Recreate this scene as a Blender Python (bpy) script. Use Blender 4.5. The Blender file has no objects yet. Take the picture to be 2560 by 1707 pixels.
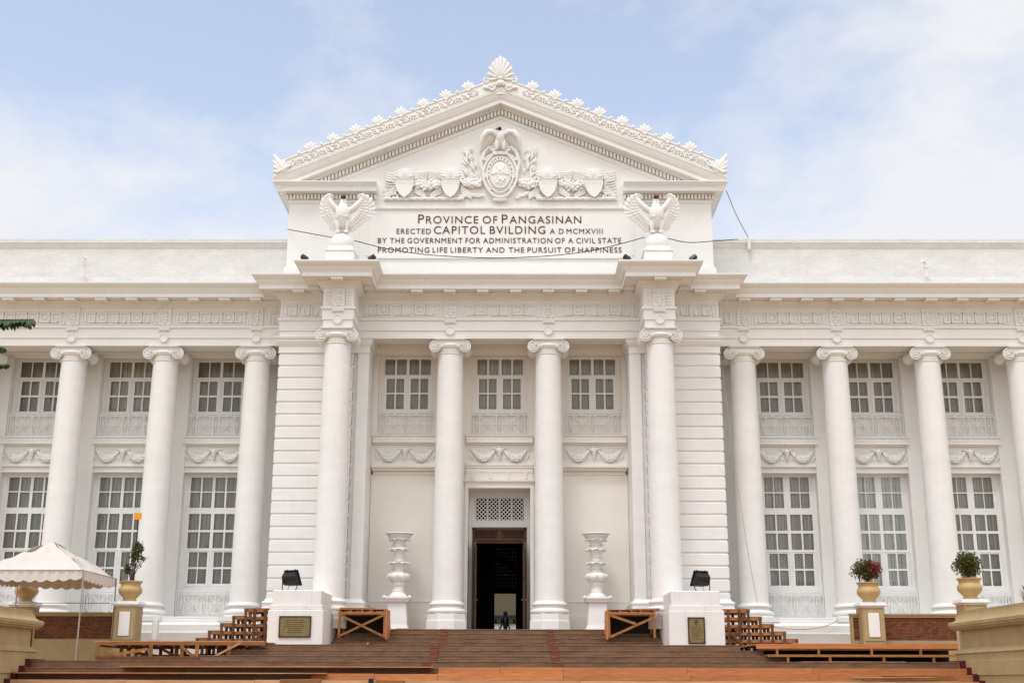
import bpy, math, random
from mathutils import Vector, Matrix, Euler
R = math.radians
random.seed(7)
sc = bpy.context.scene
col = sc.collection

# ------------------------------------------------------------------ camera
cam_d = bpy.data.cameras.new('camera')
cam = bpy.data.objects.new('camera', cam_d); col.objects.link(cam)
cam_d.sensor_width = 36.0
cam_d.lens = 43.658
cam_d.clip_end = 2000
PI_, YA_, RO_ = .266639, -.0059435, .0021267
cp, sp, cy, sy, cr, sr = math.cos(PI_), math.sin(PI_), math.cos(YA_), math.sin(YA_), math.cos(RO_), math.sin(RO_)
fw = Vector((sy*cp, cy*cp, sp)); rt = Vector((cy, -sy, 0)); up = rt.cross(fw)
r2 = rt*cr + up*sr; u2 = up*cr - rt*sr
m = Matrix((r2, u2, -fw)).transposed().to_4x4()
m.translation = Vector((.6558, -40.0, -1.5208))
cam.matrix_world = m
sc.camera = cam

# ------------------------------------------------------------------ sky
SUN_EL, SUN_AZ = R(63), R(206)
world = bpy.data.worlds.new('World'); sc.world = world
world.use_nodes = True
wt = world.node_tree; wn = wt.nodes; wl = wt.links; wn.clear()
def N(t, **k):
    n = wn.new(t)
    for a, b in k.items(): setattr(n, a, b)
    return n
def wmath(op, a, b=None, c=None, clamp=False):
    n = N('ShaderNodeMath', operation=op); n.use_clamp = clamp
    for i, x in enumerate((a, b, c)):
        if x is None: continue
        if isinstance(x, (int, float)): n.inputs[i].default_value = x
        else: wl.new(x, n.inputs[i])
    return n.outputs[0]
out = N('ShaderNodeOutputWorld'); bg = N('ShaderNodeBackground')
sky = N('ShaderNodeTexSky'); sky.sky_type = 'NISHITA'; sky.sun_disc = False
sky.sun_elevation = SUN_EL; sky.sun_rotation = SUN_AZ
sky.air_density = 1.0; sky.dust_density = 2.0; sky.ozone_density = 1.5
tc = N('ShaderNodeTexCoord'); sep = N('ShaderNodeSeparateXYZ'); wl.new(tc.outputs['Generated'], sep.inputs[0])
X, Y, Z = sep.outputs
yc = wmath('MAXIMUM', Y, .02)
A = wmath('DIVIDE', X, yc); E = wmath('DIVIDE', Z, yc)
mp = N('ShaderNodeMapping'); mp.inputs['Scale'].default_value = (1.0, 1.0, 1.9); wl.new(tc.outputs['Generated'], mp.inputs[0])
n1 = N('ShaderNodeTexNoise'); n1.inputs['Scale'].default_value = 3.4; n1.inputs['Detail'].default_value = 7; n1.inputs['Roughness'].default_value = .56; n1.inputs['Distortion'].default_value = .35
wl.new(mp.outputs[0], n1.inputs['Vector'])
def ramp01(x, a, b):
    return wmath('MULTIPLY_ADD', x, 1/(b-a), -a/(b-a), clamp=True)
right_c = ramp01(wmath('MULTIPLY_ADD', E, -.40, A), -.12, .10)           # bank of cloud to the right
left_c = ramp01(wmath('MULTIPLY_ADD', A, .42, E), .385, .23)               # low cloud to the left
mid_c = ramp01(E, .50, .36)
front = wmath('MAXIMUM', right_c, left_c)
front = wmath('ADD', wmath('MULTIPLY', front, .86), wmath('MULTIPLY', mid_c, .12))
back = ramp01(Y, .35, -.1)
cov = wmath('MAXIMUM', front, wmath('MULTIPLY', back, .95))
dens = wmath('ADD', wmath('MULTIPLY_ADD', n1.outputs['Fac'], 2.6, -1.30), cov)
n2 = N('ShaderNodeTexNoise'); n2.inputs['Scale'].default_value = 13.0; n2.inputs['Detail'].default_value = 8; n2.inputs['Roughness'].default_value = .62
wl.new(mp.outputs[0], n2.inputs['Vector'])
dens = wmath('ADD', dens, wmath('MULTIPLY_ADD', n2.outputs['Fac'], 1.1, -.55))
dens = ramp01(dens, .14, 1.02)
dens = wmath('MULTIPLY_ADD', dens, .80, .16)
hsv = N('ShaderNodeHueSaturation'); hsv.inputs['Saturation'].default_value = .76; hsv.inputs['Value'].default_value = 2.65
wl.new(sky.outputs[0], hsv.inputs['Color'])
cloudc = N('ShaderNodeMix'); cloudc.data_type = 'RGBA'
cloudc.inputs[6].default_value = (8.9, 8.95, 9.3, 1)
cloudc.inputs[7].default_value = (13.6, 13.75, 13.95, 1)        # the clouds on the sun's side are brighter
wl.new(back, cloudc.inputs[0])
mix = N('ShaderNodeMix'); mix.data_type = 'RGBA'
wl.new(dens, mix.inputs[0]); wl.new(hsv.outputs[0], mix.inputs[6]); wl.new(cloudc.outputs[2], mix.inputs[7])
# an overcast dome: behind the viewer the cloud is brighter overhead than near the horizon
zen = wmath('MULTIPLY_ADD', wmath('MAXIMUM', Z, 0.0), 0.60, .76)
lum = wmath('ADD', wmath('MULTIPLY', back, wmath('SUBTRACT', zen, 1.0)), 1.0)
vm = N('ShaderNodeVectorMath', operation='SCALE'); wl.new(mix.outputs[2], vm.inputs[0]); wl.new(lum, vm.inputs['Scale'])
wl.new(vm.outputs[0], bg.inputs['Color']); bg.inputs['Strength'].default_value = .1
wl.new(bg.outputs[0], out.inputs['Surface'])

# ------------------------------------------------------------------ sun (veiled by thin cloud)
sd = bpy.data.lights.new('sun', 'SUN'); sd.energy = 1.3; sd.angle = R(14); sd.color = (1.0, .98, .95)
sun = bpy.data.objects.new('sun', sd); col.objects.link(sun)
sdir = Vector((math.sin(SUN_AZ)*math.cos(SUN_EL), math.cos(SUN_AZ)*math.cos(SUN_EL), math.sin(SUN_EL)))
sun.rotation_euler = (-sdir).to_track_quat('-Z', 'Y').to_euler()

sc.view_settings.view_transform = 'Standard'; sc.view_settings.look = 'None'
sc.view_settings.exposure = 0.0; sc.view_settings.gamma = 1.0; sc.view_settings.use_curve_mapping = False

# ------------------------------------------------------------------ materials
def mat(name, base, rough=.7, var=.0, vscale=3.0, bump=0.0, bscale=40.0, spec=.3, metal=0.0, col2=None, island=False,
        streak=0.0, objrand=0.0, wood=False, stretch=None, bdist=.01):
    mt = bpy.data.materials.new(name); mt.use_nodes = True
    nt = mt.node_tree; ns = nt.nodes; ls = nt.links
    b = ns['Principled BSDF']
    b.inputs['Roughness'].default_value = rough; b.inputs['Metallic'].default_value = metal
    b.inputs['Specular IOR Level'].default_value = spec
    b.inputs['Base Color'].default_value = (*base, 1)
    t = ns.new('ShaderNodeTexCoord')
    c = None
    def noise(scale, detail=5, vec=None, rgh=.6):
        n = ns.new('ShaderNodeTexNoise'); n.inputs['Scale'].default_value = scale; n.inputs['Detail'].default_value = detail
        n.inputs['Roughness'].default_value = rgh
        ls.new(vec if vec is not None else t.outputs['Object'], n.inputs['Vector']); return n.outputs['Fac']
    def mapped(s):
        mpn = ns.new('ShaderNodeMapping'); mpn.inputs['Scale'].default_value = s
        ls.new(t.outputs['Object'], mpn.inputs[0]); return mpn.outputs[0]
    def mixc(f, a, b2):
        n = ns.new('ShaderNodeMix'); n.data_type = 'RGBA'
        ls.new(f, n.inputs[0])
        for k, v in ((6, a), (7, b2)):
            if isinstance(v, tuple): n.inputs[k].default_value = (*v, 1)
            else: ls.new(v, n.inputs[k])
        return n.outputs[2]
    def rng(f, a, b2):
        n = ns.new('ShaderNodeMapRange'); n.inputs[1].default_value = a; n.inputs[2].default_value = b2
        ls.new(f, n.inputs[0]); return n.outputs[0]
    cur = base
    if var > 0 or col2:
        c2 = col2 or tuple(x*(1-var) for x in base)
        if island:
            g = ns.new('ShaderNodeNewGeometry'); fac = g.outputs['Random Per Island']
        elif wood:
            fac = rng(noise(vscale, 6, mapped(stretch or (1, 12, 12)), .65), .35, .65)
        else:
            fac = rng(noise(vscale, 6, mapped(stretch) if stretch else None), .35, .68)
        cur = mixc(fac, base, c2)
    if streak > 0:
        f = rng(noise(5.0, 5, mapped((1.6, 1.6, .12))), .52, .78)
        f2 = rng(noise(.55, 3), .40, .66)
        mm = ns.new('ShaderNodeMath'); mm.operation = 'MULTIPLY'; ls.new(f, mm.inputs[0]); ls.new(f2, mm.inputs[1])
        m3 = ns.new('ShaderNodeMath'); m3.operation = 'MULTIPLY'; ls.new(mm.outputs[0], m3.inputs[0]); m3.inputs[1].default_value = streak
        cur = mixc(m3.outputs[0], cur, (.42, .38, .33))
    if objrand > 0:
        oi = ns.new('ShaderNodeObjectInfo')
        h = ns.new('ShaderNodeHueSaturation')
        ls.new(rng(oi.outputs['Random'], 0, 1), h.inputs['Value'])
        mr = ns.new('ShaderNodeMapRange'); mr.inputs[3].default_value = 1-objrand; mr.inputs[4].default_value = 1+objrand
        ls.new(oi.outputs['Random'], mr.inputs[0]); ls.new(mr.outputs[0], h.inputs['Value'])
        if isinstance(cur, tuple): h.inputs['Color'].default_value = (*cur, 1)
        else: ls.new(cur, h.inputs['Color'])
        cur = h.outputs[0]
    if not isinstance(cur, tuple): ls.new(cur, b.inputs['Base Color'])
    if bump > 0:
        bn = ns.new('ShaderNodeBump'); bn.inputs['Strength'].default_value = bump; bn.inputs['Distance'].default_value = bdist
        ls.new(noise(bscale, 4, mapped(stretch) if (wood and stretch) else None), bn.inputs['Height']); ls.new(bn.outputs[0], b.inputs['Normal'])
    return mt

M = {}
M['white'] = mat('white_painted_plaster', (.80, .785, .76), .62, var=.06, vscale=.9, bump=.3, bscale=16, streak=.14, bdist=.010)
M['rough'] = mat('white_rough_plaster', (.80, .785, .765), .66, var=.07, vscale=1.3, bump=.40, bscale=9, streak=.16, bdist=.014, stretch=(1, 1, 2.2))
M['weathered'] = mat('weathered_parapet_plaster', (.70, .685, .66), .72, var=.12, vscale=1.1, bump=.8, bscale=5, streak=.30, bdist=.035, stretch=(1, 1, 2.4))
M['relief'] = mat('white_relief_paint', (.80, .785, .76), .55, var=.04, vscale=2, bump=.25, bscale=30, bdist=.01)
M['recess'] = mat('bounce_warmed_wall', (.81, .77, .705), .65, var=.04, vscale=1.2, bump=.35, bscale=20, bdist=.01)  # white wall; warm bounce light from the ground is mixed into its colour
M['frame'] = mat('white_window_paint', (.80, .795, .785), .45, var=.03, vscale=4)
M['stain'] = mat('weathered_white_plaster', (.78, .75, .72), .68, var=.06, vscale=2.2, bump=.5, bscale=14, streak=.50, bdist=.015)
M['letters'] = mat('maroon_letter_paint', (.075, .016, .011), .5)
M['maroonhead'] = mat('dark_red_paint', (.10, .010, .010), .4, var=.3, vscale=20)
M['black'] = mat('black_metal', (.007, .007, .008), .4, spec=.4)
M['blackglass'] = mat('lamp_glass', (.02, .021, .022), .12, spec=.5)
M['step'] = mat('brown_washed_stone', (.215, .122, .066), .8, col2=(.120, .070, .044), vscale=3.0, bump=.6, bscale=60, streak=.0, stretch=(.6, 3, 3))
M['nose'] = mat('pale_nosing', (.36, .215, .14), .8, col2=(.17, .075, .042), vscale=9.0, bump=.4, bscale=80)
M['brickstrip'] = mat('red_brick_tile', (.24, .075, .042), .75, col2=(.15, .06, .04), vscale=12)
M['maroon'] = mat('maroon_paint', (.105, .010, .013), .45, var=.3, vscale=5)
M['ply'] = mat('plywood', (.56, .225, .085), .6, col2=(.40, .135, .042), vscale=3.2, wood=True, stretch=(.7, 9, 9), objrand=.16)
M['plyedge'] = mat('pale_plywood', (.60, .36, .19), .65, col2=(.42, .22, .10), vscale=4, wood=True, stretch=(.6, 9, 9), objrand=.12)
M['lumber'] = mat('sawn_lumber', (.36, .155, .045), .65, col2=(.22, .085, .026), vscale=4, wood=True, stretch=(1.2, 8, 8), objrand=.2)
M['lumberdark'] = mat('old_lumber', (.16, .065, .025), .7, col2=(.09, .036, .016), vscale=4, wood=True, stretch=(1.2, 8, 8), objrand=.2)
M['tan'] = mat('tan_stucco', (.45, .33, .17), .75, col2=(.37, .265, .13), vscale=1.6, bump=.6, bscale=40, streak=.12)
M['urn'] = mat('tan_urn_paint', (.52, .365, .165), .5, col2=(.46, .31, .135), vscale=3)
M['brick'] = mat('brown_brick', (.27, .095, .042), .8, col2=(.13, .046, .024), island=True)
M['leaf'] = mat('green_leaf', (.034, .055, .009), .55, island=True, col2=(.115, .085, .016))
M['leafdark'] = mat('dark_leaf', (.014, .040, .008), .5, island=True, col2=(.030, .065, .012))
M['leafred'] = mat('red_leaf', (.26, .016, .026), .55, island=True, col2=(.11, .030, .016))
M['leafgold'] = mat('golden_leaf', (.30, .20, .02), .55, island=True, col2=(.12, .12, .02))
M['bark'] = mat('bark', (.075, .045, .030), .9, var=.4, vscale=20, bump=.6)
M['canvas'] = mat('tent_canvas', (.64, .575, .525), .7, var=.08, vscale=2, bump=.2, bscale=30)
M['steel'] = mat('galvanised_pole', (.42, .37, .34), .4, metal=.4, var=.2, vscale=10)
M['brass'] = mat('brass_plate', (.26, .19, .085), .42, metal=.35, var=.2, vscale=6)
M['doorwood'] = mat('varnished_door_wood', (.13, .046, .014), .35, col2=(.055, .018, .007), vscale=4, wood=True, stretch=(9, 9, .8))  # wood colour darkened further for the shadow over the transom
M['darkwall'] = mat('dim_hall_wall', (.10, .09, .08), .8)  # walls coloured dark so that the hall stays in shade
M['curtain'] = mat('brown_sheer_curtain', (.60, .50, .38), .9, var=.40, vscale=2.0, stretch=(9, 9, .4), objrand=.25)
M['curtainlow'] = mat('pale_sheer_curtain', (.80, .76, .69), .9, var=.35, vscale=2.0, stretch=(9, 9, .4), objrand=.22)
M['grille'] = mat('grey_grille_paint', (.42, .40, .37), .6)
M['pipe'] = mat('white_pvc', (.72, .70, .66), .4)
M['yellow'] = mat('orange_sign', (.75, .30, .01), .5)
M['ground'] = mat('warm_paving', (.44, .30, .15), .85, col2=(.35, .23, .11), vscale=1.5, bump=.4, bscale=30)
M['grass'] = mat('lawn', (.05, .09, .02), .9, var=.4, vscale=8)
M['yard'] = mat('courtyard_wall', (.14, .11, .07), .8, var=.1, vscale=1)
M['cable'] = mat('black_cable', (.015, .016, .015), .5)
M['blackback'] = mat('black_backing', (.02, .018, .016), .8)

def glass_mat():
    mt = bpy.data.materials.new('window_glass'); mt.use_nodes = True
    nt = mt.node_tree; ns = nt.nodes; ls = nt.links; ns.clear()
    o = ns.new('ShaderNodeOutputMaterial'); tr = ns.new('ShaderNodeBsdfTransparent'); gl = ns.new('ShaderNodeBsdfGlossy')
    tr.inputs[0].default_value = (.90, .92, .90, 1); gl.inputs['Roughness'].default_value = .03
    fr = ns.new('ShaderNodeFresnel'); fr.inputs[0].default_value = 1.5
    mx = ns.new('ShaderNodeMixShader'); ls.new(fr.outputs[0], mx.inputs[0]); ls.new(tr.outputs[0], mx.inputs[1]); ls.new(gl.outputs[0], mx.inputs[2])
    ls.new(mx.outputs[0], o.inputs[0]); return mt
M['glass'] = glass_mat()
M['dimglass'] = M['glass'].copy(); M['dimglass'].name = 'darkened_glass'
[n for n in M['dimglass'].node_tree.nodes if n.type == 'BSDF_TRANSPARENT'][0].inputs[0].default_value = (.09, .10, .08, 1)  # pane tint cuts the light showing through the hall lattice
def emit_mat(name, c, s):
    mt = bpy.data.materials.new(name); mt.use_nodes = True
    b = mt.node_tree.nodes['Principled BSDF']; b.inputs['Base Color'].default_value = (*c, 1)
    b.inputs['Emission Color'].default_value = (*c, 1); b.inputs['Emission Strength'].default_value = s
    return mt
M['bulb'] = emit_mat('lit_bulb', (1, .72, .35), 3.0)

# ------------------------------------------------------------------ mesh helper
I4 = Matrix.Identity(4)
class MB:
    def __init__(s): s.v = []; s.f = []; s.T = None
    def av(s, p):
        p = Vector(p)
        if s.T is not None: p = s.T @ p
        s.v.append(p); return len(s.v)-1
    def face(s, pts): s.f.append([s.av(p) for p in pts]); return s
    def box(s, x0, x1, y0, y1, z0, z1):
        i = [s.av(p) for p in ((x0,y0,z0),(x1,y0,z0),(x1,y1,z0),(x0,y1,z0),(x0,y0,z1),(x1,y0,z1),(x1,y1,z1),(x0,y1,z1))]
        for q in ((0,3,2,1),(4,5,6,7),(0,1,5,4),(1,2,6,5),(2,3,7,6),(3,0,4,7)): s.f.append([i[k] for k in q])
        return s
    def cbox(s, x0, x1, y0, y1, z0, z1, c=.01):
        """box with chamfered edges on its four long z edges and its front rim"""
        pts = [(x0+c,y0),(x1-c,y0),(x1,y0+c),(x1,y1-c),(x1-c,y1),(x0+c,y1),(x0,y1-c),(x0,y0+c)]
        ins = [(x0+2*c if px < (x0+x1)/2 else x1-2*c, y0+2*c if py < (y0+y1)/2 else y1-2*c) for px, py in pts]
        ins = [((px-(x0+x1)/2)*(1-2*c/(x1-x0))+(x0+x1)/2, (py-(y0+y1)/2)*(1-2*c/(y1-y0))+(y0+y1)/2) for px, py in pts]
        lv = [(ins, z0), (pts, z0+c), (pts, z1-c), (ins, z1)]
        ids = [[s.av((px, py, z)) for px, py in P] for P, z in lv]
        for a, b in zip(ids, ids[1:]):
            for k in range(8): s.f.append([a[k], a[(k+1) % 8], b[(k+1) % 8], b[k]])
        s.f.append(ids[0][::-1]); s.f.append(ids[-1]); return s
    def bar(s, a, b, w, d=None, upv=(0, 0, 1)):
        a = Vector(a); b = Vector(b); d = d or w
        t = (b-a).normalized(); u = Vector(upv)
        if abs(t.dot(u)) > .98: u = Vector((0, 1, 0))
        x = t.cross(u).normalized(); y = x.cross(t)
        i = [s.av(p + x*sx*w/2 + y*sy*d/2) for p in (a, b) for sx, sy in ((-1,-1),(1,-1),(1,1),(-1,1))]
        for q in ((0,3,2,1),(4,5,6,7),(0,1,5,4),(1,2,6,5),(2,3,7,6),(3,0,4,7)): s.f.append([i[k] for k in q])
        return s
    def tube(s, pts, r, n=6, closed=False, cap=True):
        pts = [Vector(p) for p in pts]; k = len(pts); rings = []
        rr = r if isinstance(r, (list, tuple)) else [r]*k
        ref = Vector((0, 0, 1)); tang = []
        for i in range(k):
            a = pts[i-1] if (i or closed) else pts[0]; b = pts[(i+1) % k] if (i < k-1 or closed) else pts[-1]
            tang.append((b-a).normalized())
        x = None
        for i in range(k):
            t = tang[i]
            if x is None:
                u = ref if abs(t.z) < .9 else Vector((0, 1, 0)); x = t.cross(u).normalized()
            else:
                x = (x - t*x.dot(t)); x = x.normalized() if x.length > 1e-6 else t.orthogonal().normalized()
            y = t.cross(x)
            rings.append([s.av(pts[i] + (x*math.cos(2*math.pi*j/n) + y*math.sin(2*math.pi*j/n))*rr[i]) for j in range(n)])
        for i in range(k if closed else k-1):
            a, b = rings[i], rings[(i+1) % k]
            for j in range(n): s.f.append([a[j], a[(j+1) % n], b[(j+1) % n], b[j]])
        if cap and not closed: s.f.append(rings[0][::-1]); s.f.append(rings[-1])
        return s
    def lathe(s, prof, c=(0, 0), n=24, wob=None, a0=0.0):
        rings = []
        for r, z in prof:
            ring = []
            for j in range(n):
                a = 2*math.pi*j/n + a0; q = r if wob is None else r*wob(a, z)
                ring.append(s.av((c[0]+q*math.cos(a), c[1]+q*math.sin(a), z)))
            rings.append(ring)
        for a, b in zip(rings, rings[1:]):
            for j in range(n): s.f.append([a[j], a[(j+1) % n], b[(j+1) % n], b[j]])
        s.f.append(rings[0][::-1]); s.f.append(rings[-1]); return s
    def blob(s, c, rad, rot=None, nu=8, nv=6):
        c = Vector(c); rm = rot.to_matrix() if isinstance(rot, Euler) else (rot or Matrix.Identity(3))
        def P(x, y, z): return c + rm @ Vector((x*rad[0], y*rad[1], z*rad[2]))
        t = s.av(P(0, 0, 1)); b = s.av(P(0, 0, -1)); rings = []
        for i in range(1, nv):
            ph = math.pi*i/nv
            rings.append([s.av(P(math.sin(ph)*math.cos(2*math.pi*j/nu), math.sin(ph)*math.sin(2*math.pi*j/nu), math.cos(ph))) for j in range(nu)])
        for j in range(nu):
            s.f.append([t, rings[0][j], rings[0][(j+1) % nu]]); s.f.append([b, rings[-1][(j+1) % nu], rings[-1][j]])
        for a, d in zip(rings, rings[1:]):
            for j in range(nu): s.f.append([a[j], d[j], d[(j+1) % nu], a[(j+1) % nu]])
        return s
    def petal(s, a, b, w, th, nrm=(0, -1, 0), nu=8, nv=6):
        """flat ellipsoid stretched from a to b"""
        a = Vector(a); b = Vector(b); z = (b-a).normalized(); y = Vector(nrm); y = (y - z*y.dot(z)).normalized(); x = y.cross(z)
        return s.blob((a+b)/2, (w/2, th/2, (b-a).length/2), Matrix((x, y, z)).transposed(), nu, nv)
    def ring(s, c, R0, r, n=14, m=5, axis='Y', a0=0, a1=2*math.pi):
        c = Vector(c); full = abs(a1-a0-2*math.pi) < 1e-6; k = n if full else n+1
        P = []
        for i in range(k):
            a = a0 + (a1-a0)*i/n
            P.append(c + (Vector((math.cos(a), 0, math.sin(a))) if axis == 'Y' else Vector((math.cos(a), math.sin(a), 0)))*R0)
        return s.tube(P, r, m, closed=full)
    def spiral(s, c, R0, R1, turns, r, mir=1, a0=math.pi/2, n=40, m=5):
        c = Vector(c); P = []; rs = []
        for i in range(n+1):
            t = i/n; a = a0 - 2*math.pi*turns*t; q = R0*(R1/R0)**t
            P.append(c + Vector((mir*q*math.cos(a), 0, q*math.sin(a)))); rs.append(r*(1-.45*t))
        return s.tube(P, rs, m)
    def sweep(s, prof, path, ends=True, closed_prof=False):
        """sweep a (projection, z) profile along a plan path; projection goes to the right of travel; corners are mitred"""
        n = len(path); offs = []
        for i in range(n):
            def nor(a, b):
                d = Vector((b[0]-a[0], b[1]-a[1])).normalized(); return Vector((d.y, -d.x))
            if i == 0: o = nor(path[0], path[1])
            elif i == n-1: o = nor(path[-2], path[-1])
            else:
                n1_, n2_ = nor(path[i-1], path[i]), nor(path[i], path[i+1]); o = (n1_+n2_)/(1+n1_.dot(n2_))
            offs.append(o)
        rows = [[s.av((path[i][0]+offs[i].x*d, path[i][1]+offs[i].y*d, z)) for d, z in prof] for i in range(n)]
        k = len(prof)
        for a, b in zip(rows, rows[1:]):
            for j in range(k if closed_prof else k-1): s.f.append([a[j], b[j], b[(j+1) % k], a[(j+1) % k]])
        if ends: s.f.append(rows[0][:]); s.f.append(rows[-1][::-1])
        return s
    def prism(s, poly, y0, y1):
        """polygon in XZ extruded in Y"""
        n = len(poly); a = [s.av((x, y0, z)) for x, z in poly]; b = [s.av((x, y1, z)) for x, z in poly]
        for i in range(n): s.f.append([a[i], a[(i+1) % n], b[(i+1) % n], b[i]])
        s.f.append(a[::-1]); s.f.append(b); return s
    def build(s, name, m_, parent=None, loc=(0, 0, 0), smooth=None):
        me = bpy.data.meshes.new(name); me.from_pydata([tuple(p) for p in s.v], [], s.f); me.update()
        me.materials.append(M[m_])
        if smooth:
            for p in me.polygons: p.use_smooth = True
            me.set_sharp_from_angle(angle=R(smooth))
        o = bpy.data.objects.new(name, me); col.objects.link(o); o.location = loc
        if parent: o.parent = parent
        return o
def thing(name, label, cat, loc=(0, 0, 0), rz=0, group=None):
    o = bpy.data.objects.new(name, None); col.objects.link(o); o.location = loc; o.rotation_euler = (0, 0, rz)
    o.empty_display_size = .3
    return tag(o, label, cat, group)
def tag(o, label, cat, group=None):
    o['label'] = label; o['category'] = cat
    if group: o['group'] = group
    return o
def struct(o): o['kind'] = 'structure'; return o
def copy_tree(o, parent=None):
    c = o.copy(); col.objects.link(c)
    if parent: c.parent = parent
    for ch in list(o.children): copy_tree(ch, c)
    return c
def relabel(o, label): o['label'] = label; return o

# ================================================================== SETTING
struct(MB().box(-160, 160, -140, 160, -3.6, -3.2).build('ground', 'ground'))
# landings and flights of steps, one sheet of stone (X half width, front edge Y, top Z)
steps = [(7.25, -1.20, 0.0), (5.4, -1.55, -.14), (5.4, -1.90, -.28), (5.4, -2.25, -.41),
         (6.62, -5.5, -.575), (7.17, -5.85, -.728), (7.77, -6.2, -.88),
         (11.35, -8.7, -1.055), (11.40, -9.05, -1.218), (11.46, -9.4, -1.37), (11.5, -9.75, -1.52), (11.5, -10.1, -1.67),
         (11.5, -10.45, -1.82), (11.5, -10.8, -1.97), (11.5, -11.15, -2.12), (11.5, -11.5, -2.27), (11.5, -11.85, -2.42),
         (11.5, -12.2, -2.57), (11.5, -12.55, -2.72), (11.5, -12.9, -2.87), (11.5, -13.25, -3.02)]
sb = MB(); nb = MB()
for i, (hw, y, z) in enumerate(steps):
    back = 1.9 if i < 7 else -2.0
    lo = z - .40
    sb.box(-hw, hw, y, back, lo, z-.014)
    nb.box(-hw-.012, hw+.012, y-.014, back, z-.014, z)
st = struct(sb.build('stairs', 'step')); nn = nb.build('nosing', 'nose', st)
bs = MB()
for i, (hw, y, z) in enumerate(steps[:11]):
    if i < 10:
        zb = steps[i+1][2]
        for s_ in (-1, 1):
            k0 = 0
            for k in range(3):
                h = (z - zb)/3
                bs.box(s_*1.61-.105, s_*1.61+.105, y-.026, y+.02, zb + k*h + .006, zb + (k+1)*h - .008 if k < 2 else z+.004)
bs.build('brick_strip', 'brickstrip', st)
tb = MB()
for s_ in (-1, 1):
    x0, x1 = (7.0, 30) if s_ > 0 else (-30, -7.0)
    tb.box(x0, x1, -8.68, 2.0, -1.6, -1.06)
struct(tb.build('terrace', 'ground'))
ms = MB()
for s_ in (-1, 1):
    for i in range(7, 15):
        hw, y, z = steps[i]
        xa, xb = 11.30 + .012*i, 11.62 + .03*(i-7)
        if s_ < 0: xa, xb = -xb+.10, -xa+.12
        ms.box(xa, xb, y-.16, y+(.9 if i == 7 else .28), z-.6, z+.035)
ms.build('stair_edging', 'maroon', st)

# ================================================================== CAPITOL
B = thing('capitol_building', 'white neoclassical capitol with ionic columns, pediment and inscription above wide brown steps', 'building')
W0, P0, Q0 = .51, -.42, -1.76
XE = 27.0
PX = 7.27; CB = 5.16; BH = .475
plan = [(-XE, 6), (-XE, W0), (-PX, W0), (-PX, P0), (-CB-BH, P0), (-CB-BH, Q0), (-CB+BH, Q0), (-CB+BH, P0),
        (CB-BH, P0), (CB-BH, Q0), (CB+BH, Q0), (CB+BH, P0), (PX, P0), (PX, W0), (XE, W0), (XE, 6)]
# architrave + frieze
ent = [(-.02, 9.385), (0, 9.39), (0, 9.645), (.035, 9.65), (.035, 9.975), (.065, 9.985), (.085, 10.0), (.085, 10.065), (.02, 10.085), (.02, 10.70),
       (.05, 10.72), (.07, 10.76), (.10, 10.79), (.20, 10.85), (.23, 10.89), (.23, 10.945)]
eb = MB().sweep(ent, plan, ends=False)
# soffits of the projecting blocks and beams
eb.box(-CB-BH+.01, -CB+BH-.01, Q0+.01, P0+.1, 9.387, 9.45); eb.box(CB-BH+.01, CB+BH-.01, Q0+.01, P0+.1, 9.387, 9.45)
eb.box(-4.75, 4.75, P0+.01, .28, 9.388, 9.6)
for s_ in (-1, 1):
    a, b = sorted((s_*PX, s_*XE)); eb.box(a, b, W0+.01, 1.26, 9.388, 9.6)
entab = eb.build('entablature', 'white', B)
# cornice
cor = [(.225, 10.945), (.25, 10.93), (.60, 10.925), (.62, 10.905), (.64, 10.91), (.64, 11.06), (.665, 11.065), (.665, 11.10), (.69, 11.105), (.69, 11.125),
       (.715, 11.15), (.74, 11.20), (.80, 11.255), (.845, 11.30), (.86, 11.33), (.875, 11.335), (.875, 11.385), (.5, 11.40), (.1, 11.42)]
cb = MB().sweep(cor, plan, ends=False)
def mutule(mb, x, yf, d0=.26, d1=.60, w=.38):
    mb.box(x-w/2, x+w/2, yf-d1, yf-d0, 10.835, 10.922)
    for k in range(5):
        cx = x-w/2+w*(k+.5)/5
        for dd in (.545, .42, .30): mb.box(cx-.018, cx+.018, yf-dd-.018, yf-dd+.018, 10.805, 10.836)
COLX_W = [8.243 + 3.1314*i for i in range(6)]
for s_ in (-1, 1):
    for i in range(0, 18):
        x = 8.243 - 0.0 + 1.0438*i
        if x < 26: mutule(cb, s_*x, W0)
    mutule(cb, s_*CB, Q0); mutule(cb, s_*6.62, P0)
    for yy in (-1.2, -.75):
        for sx in (-1, 1):
            xx = s_*CB + sx*(BH+.42); cb.box(xx-.16, xx+.16, yy-.15, yy+.15, 10.865, 10.922)
for k in range(-3, 4):
    for x in ((k+.5)*1.083,): 
        if abs(x) < 4.2: mutule(cb, x, P0)
    x = k*1.083
cornice = cb.build('cornice', 'white', B)
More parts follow.
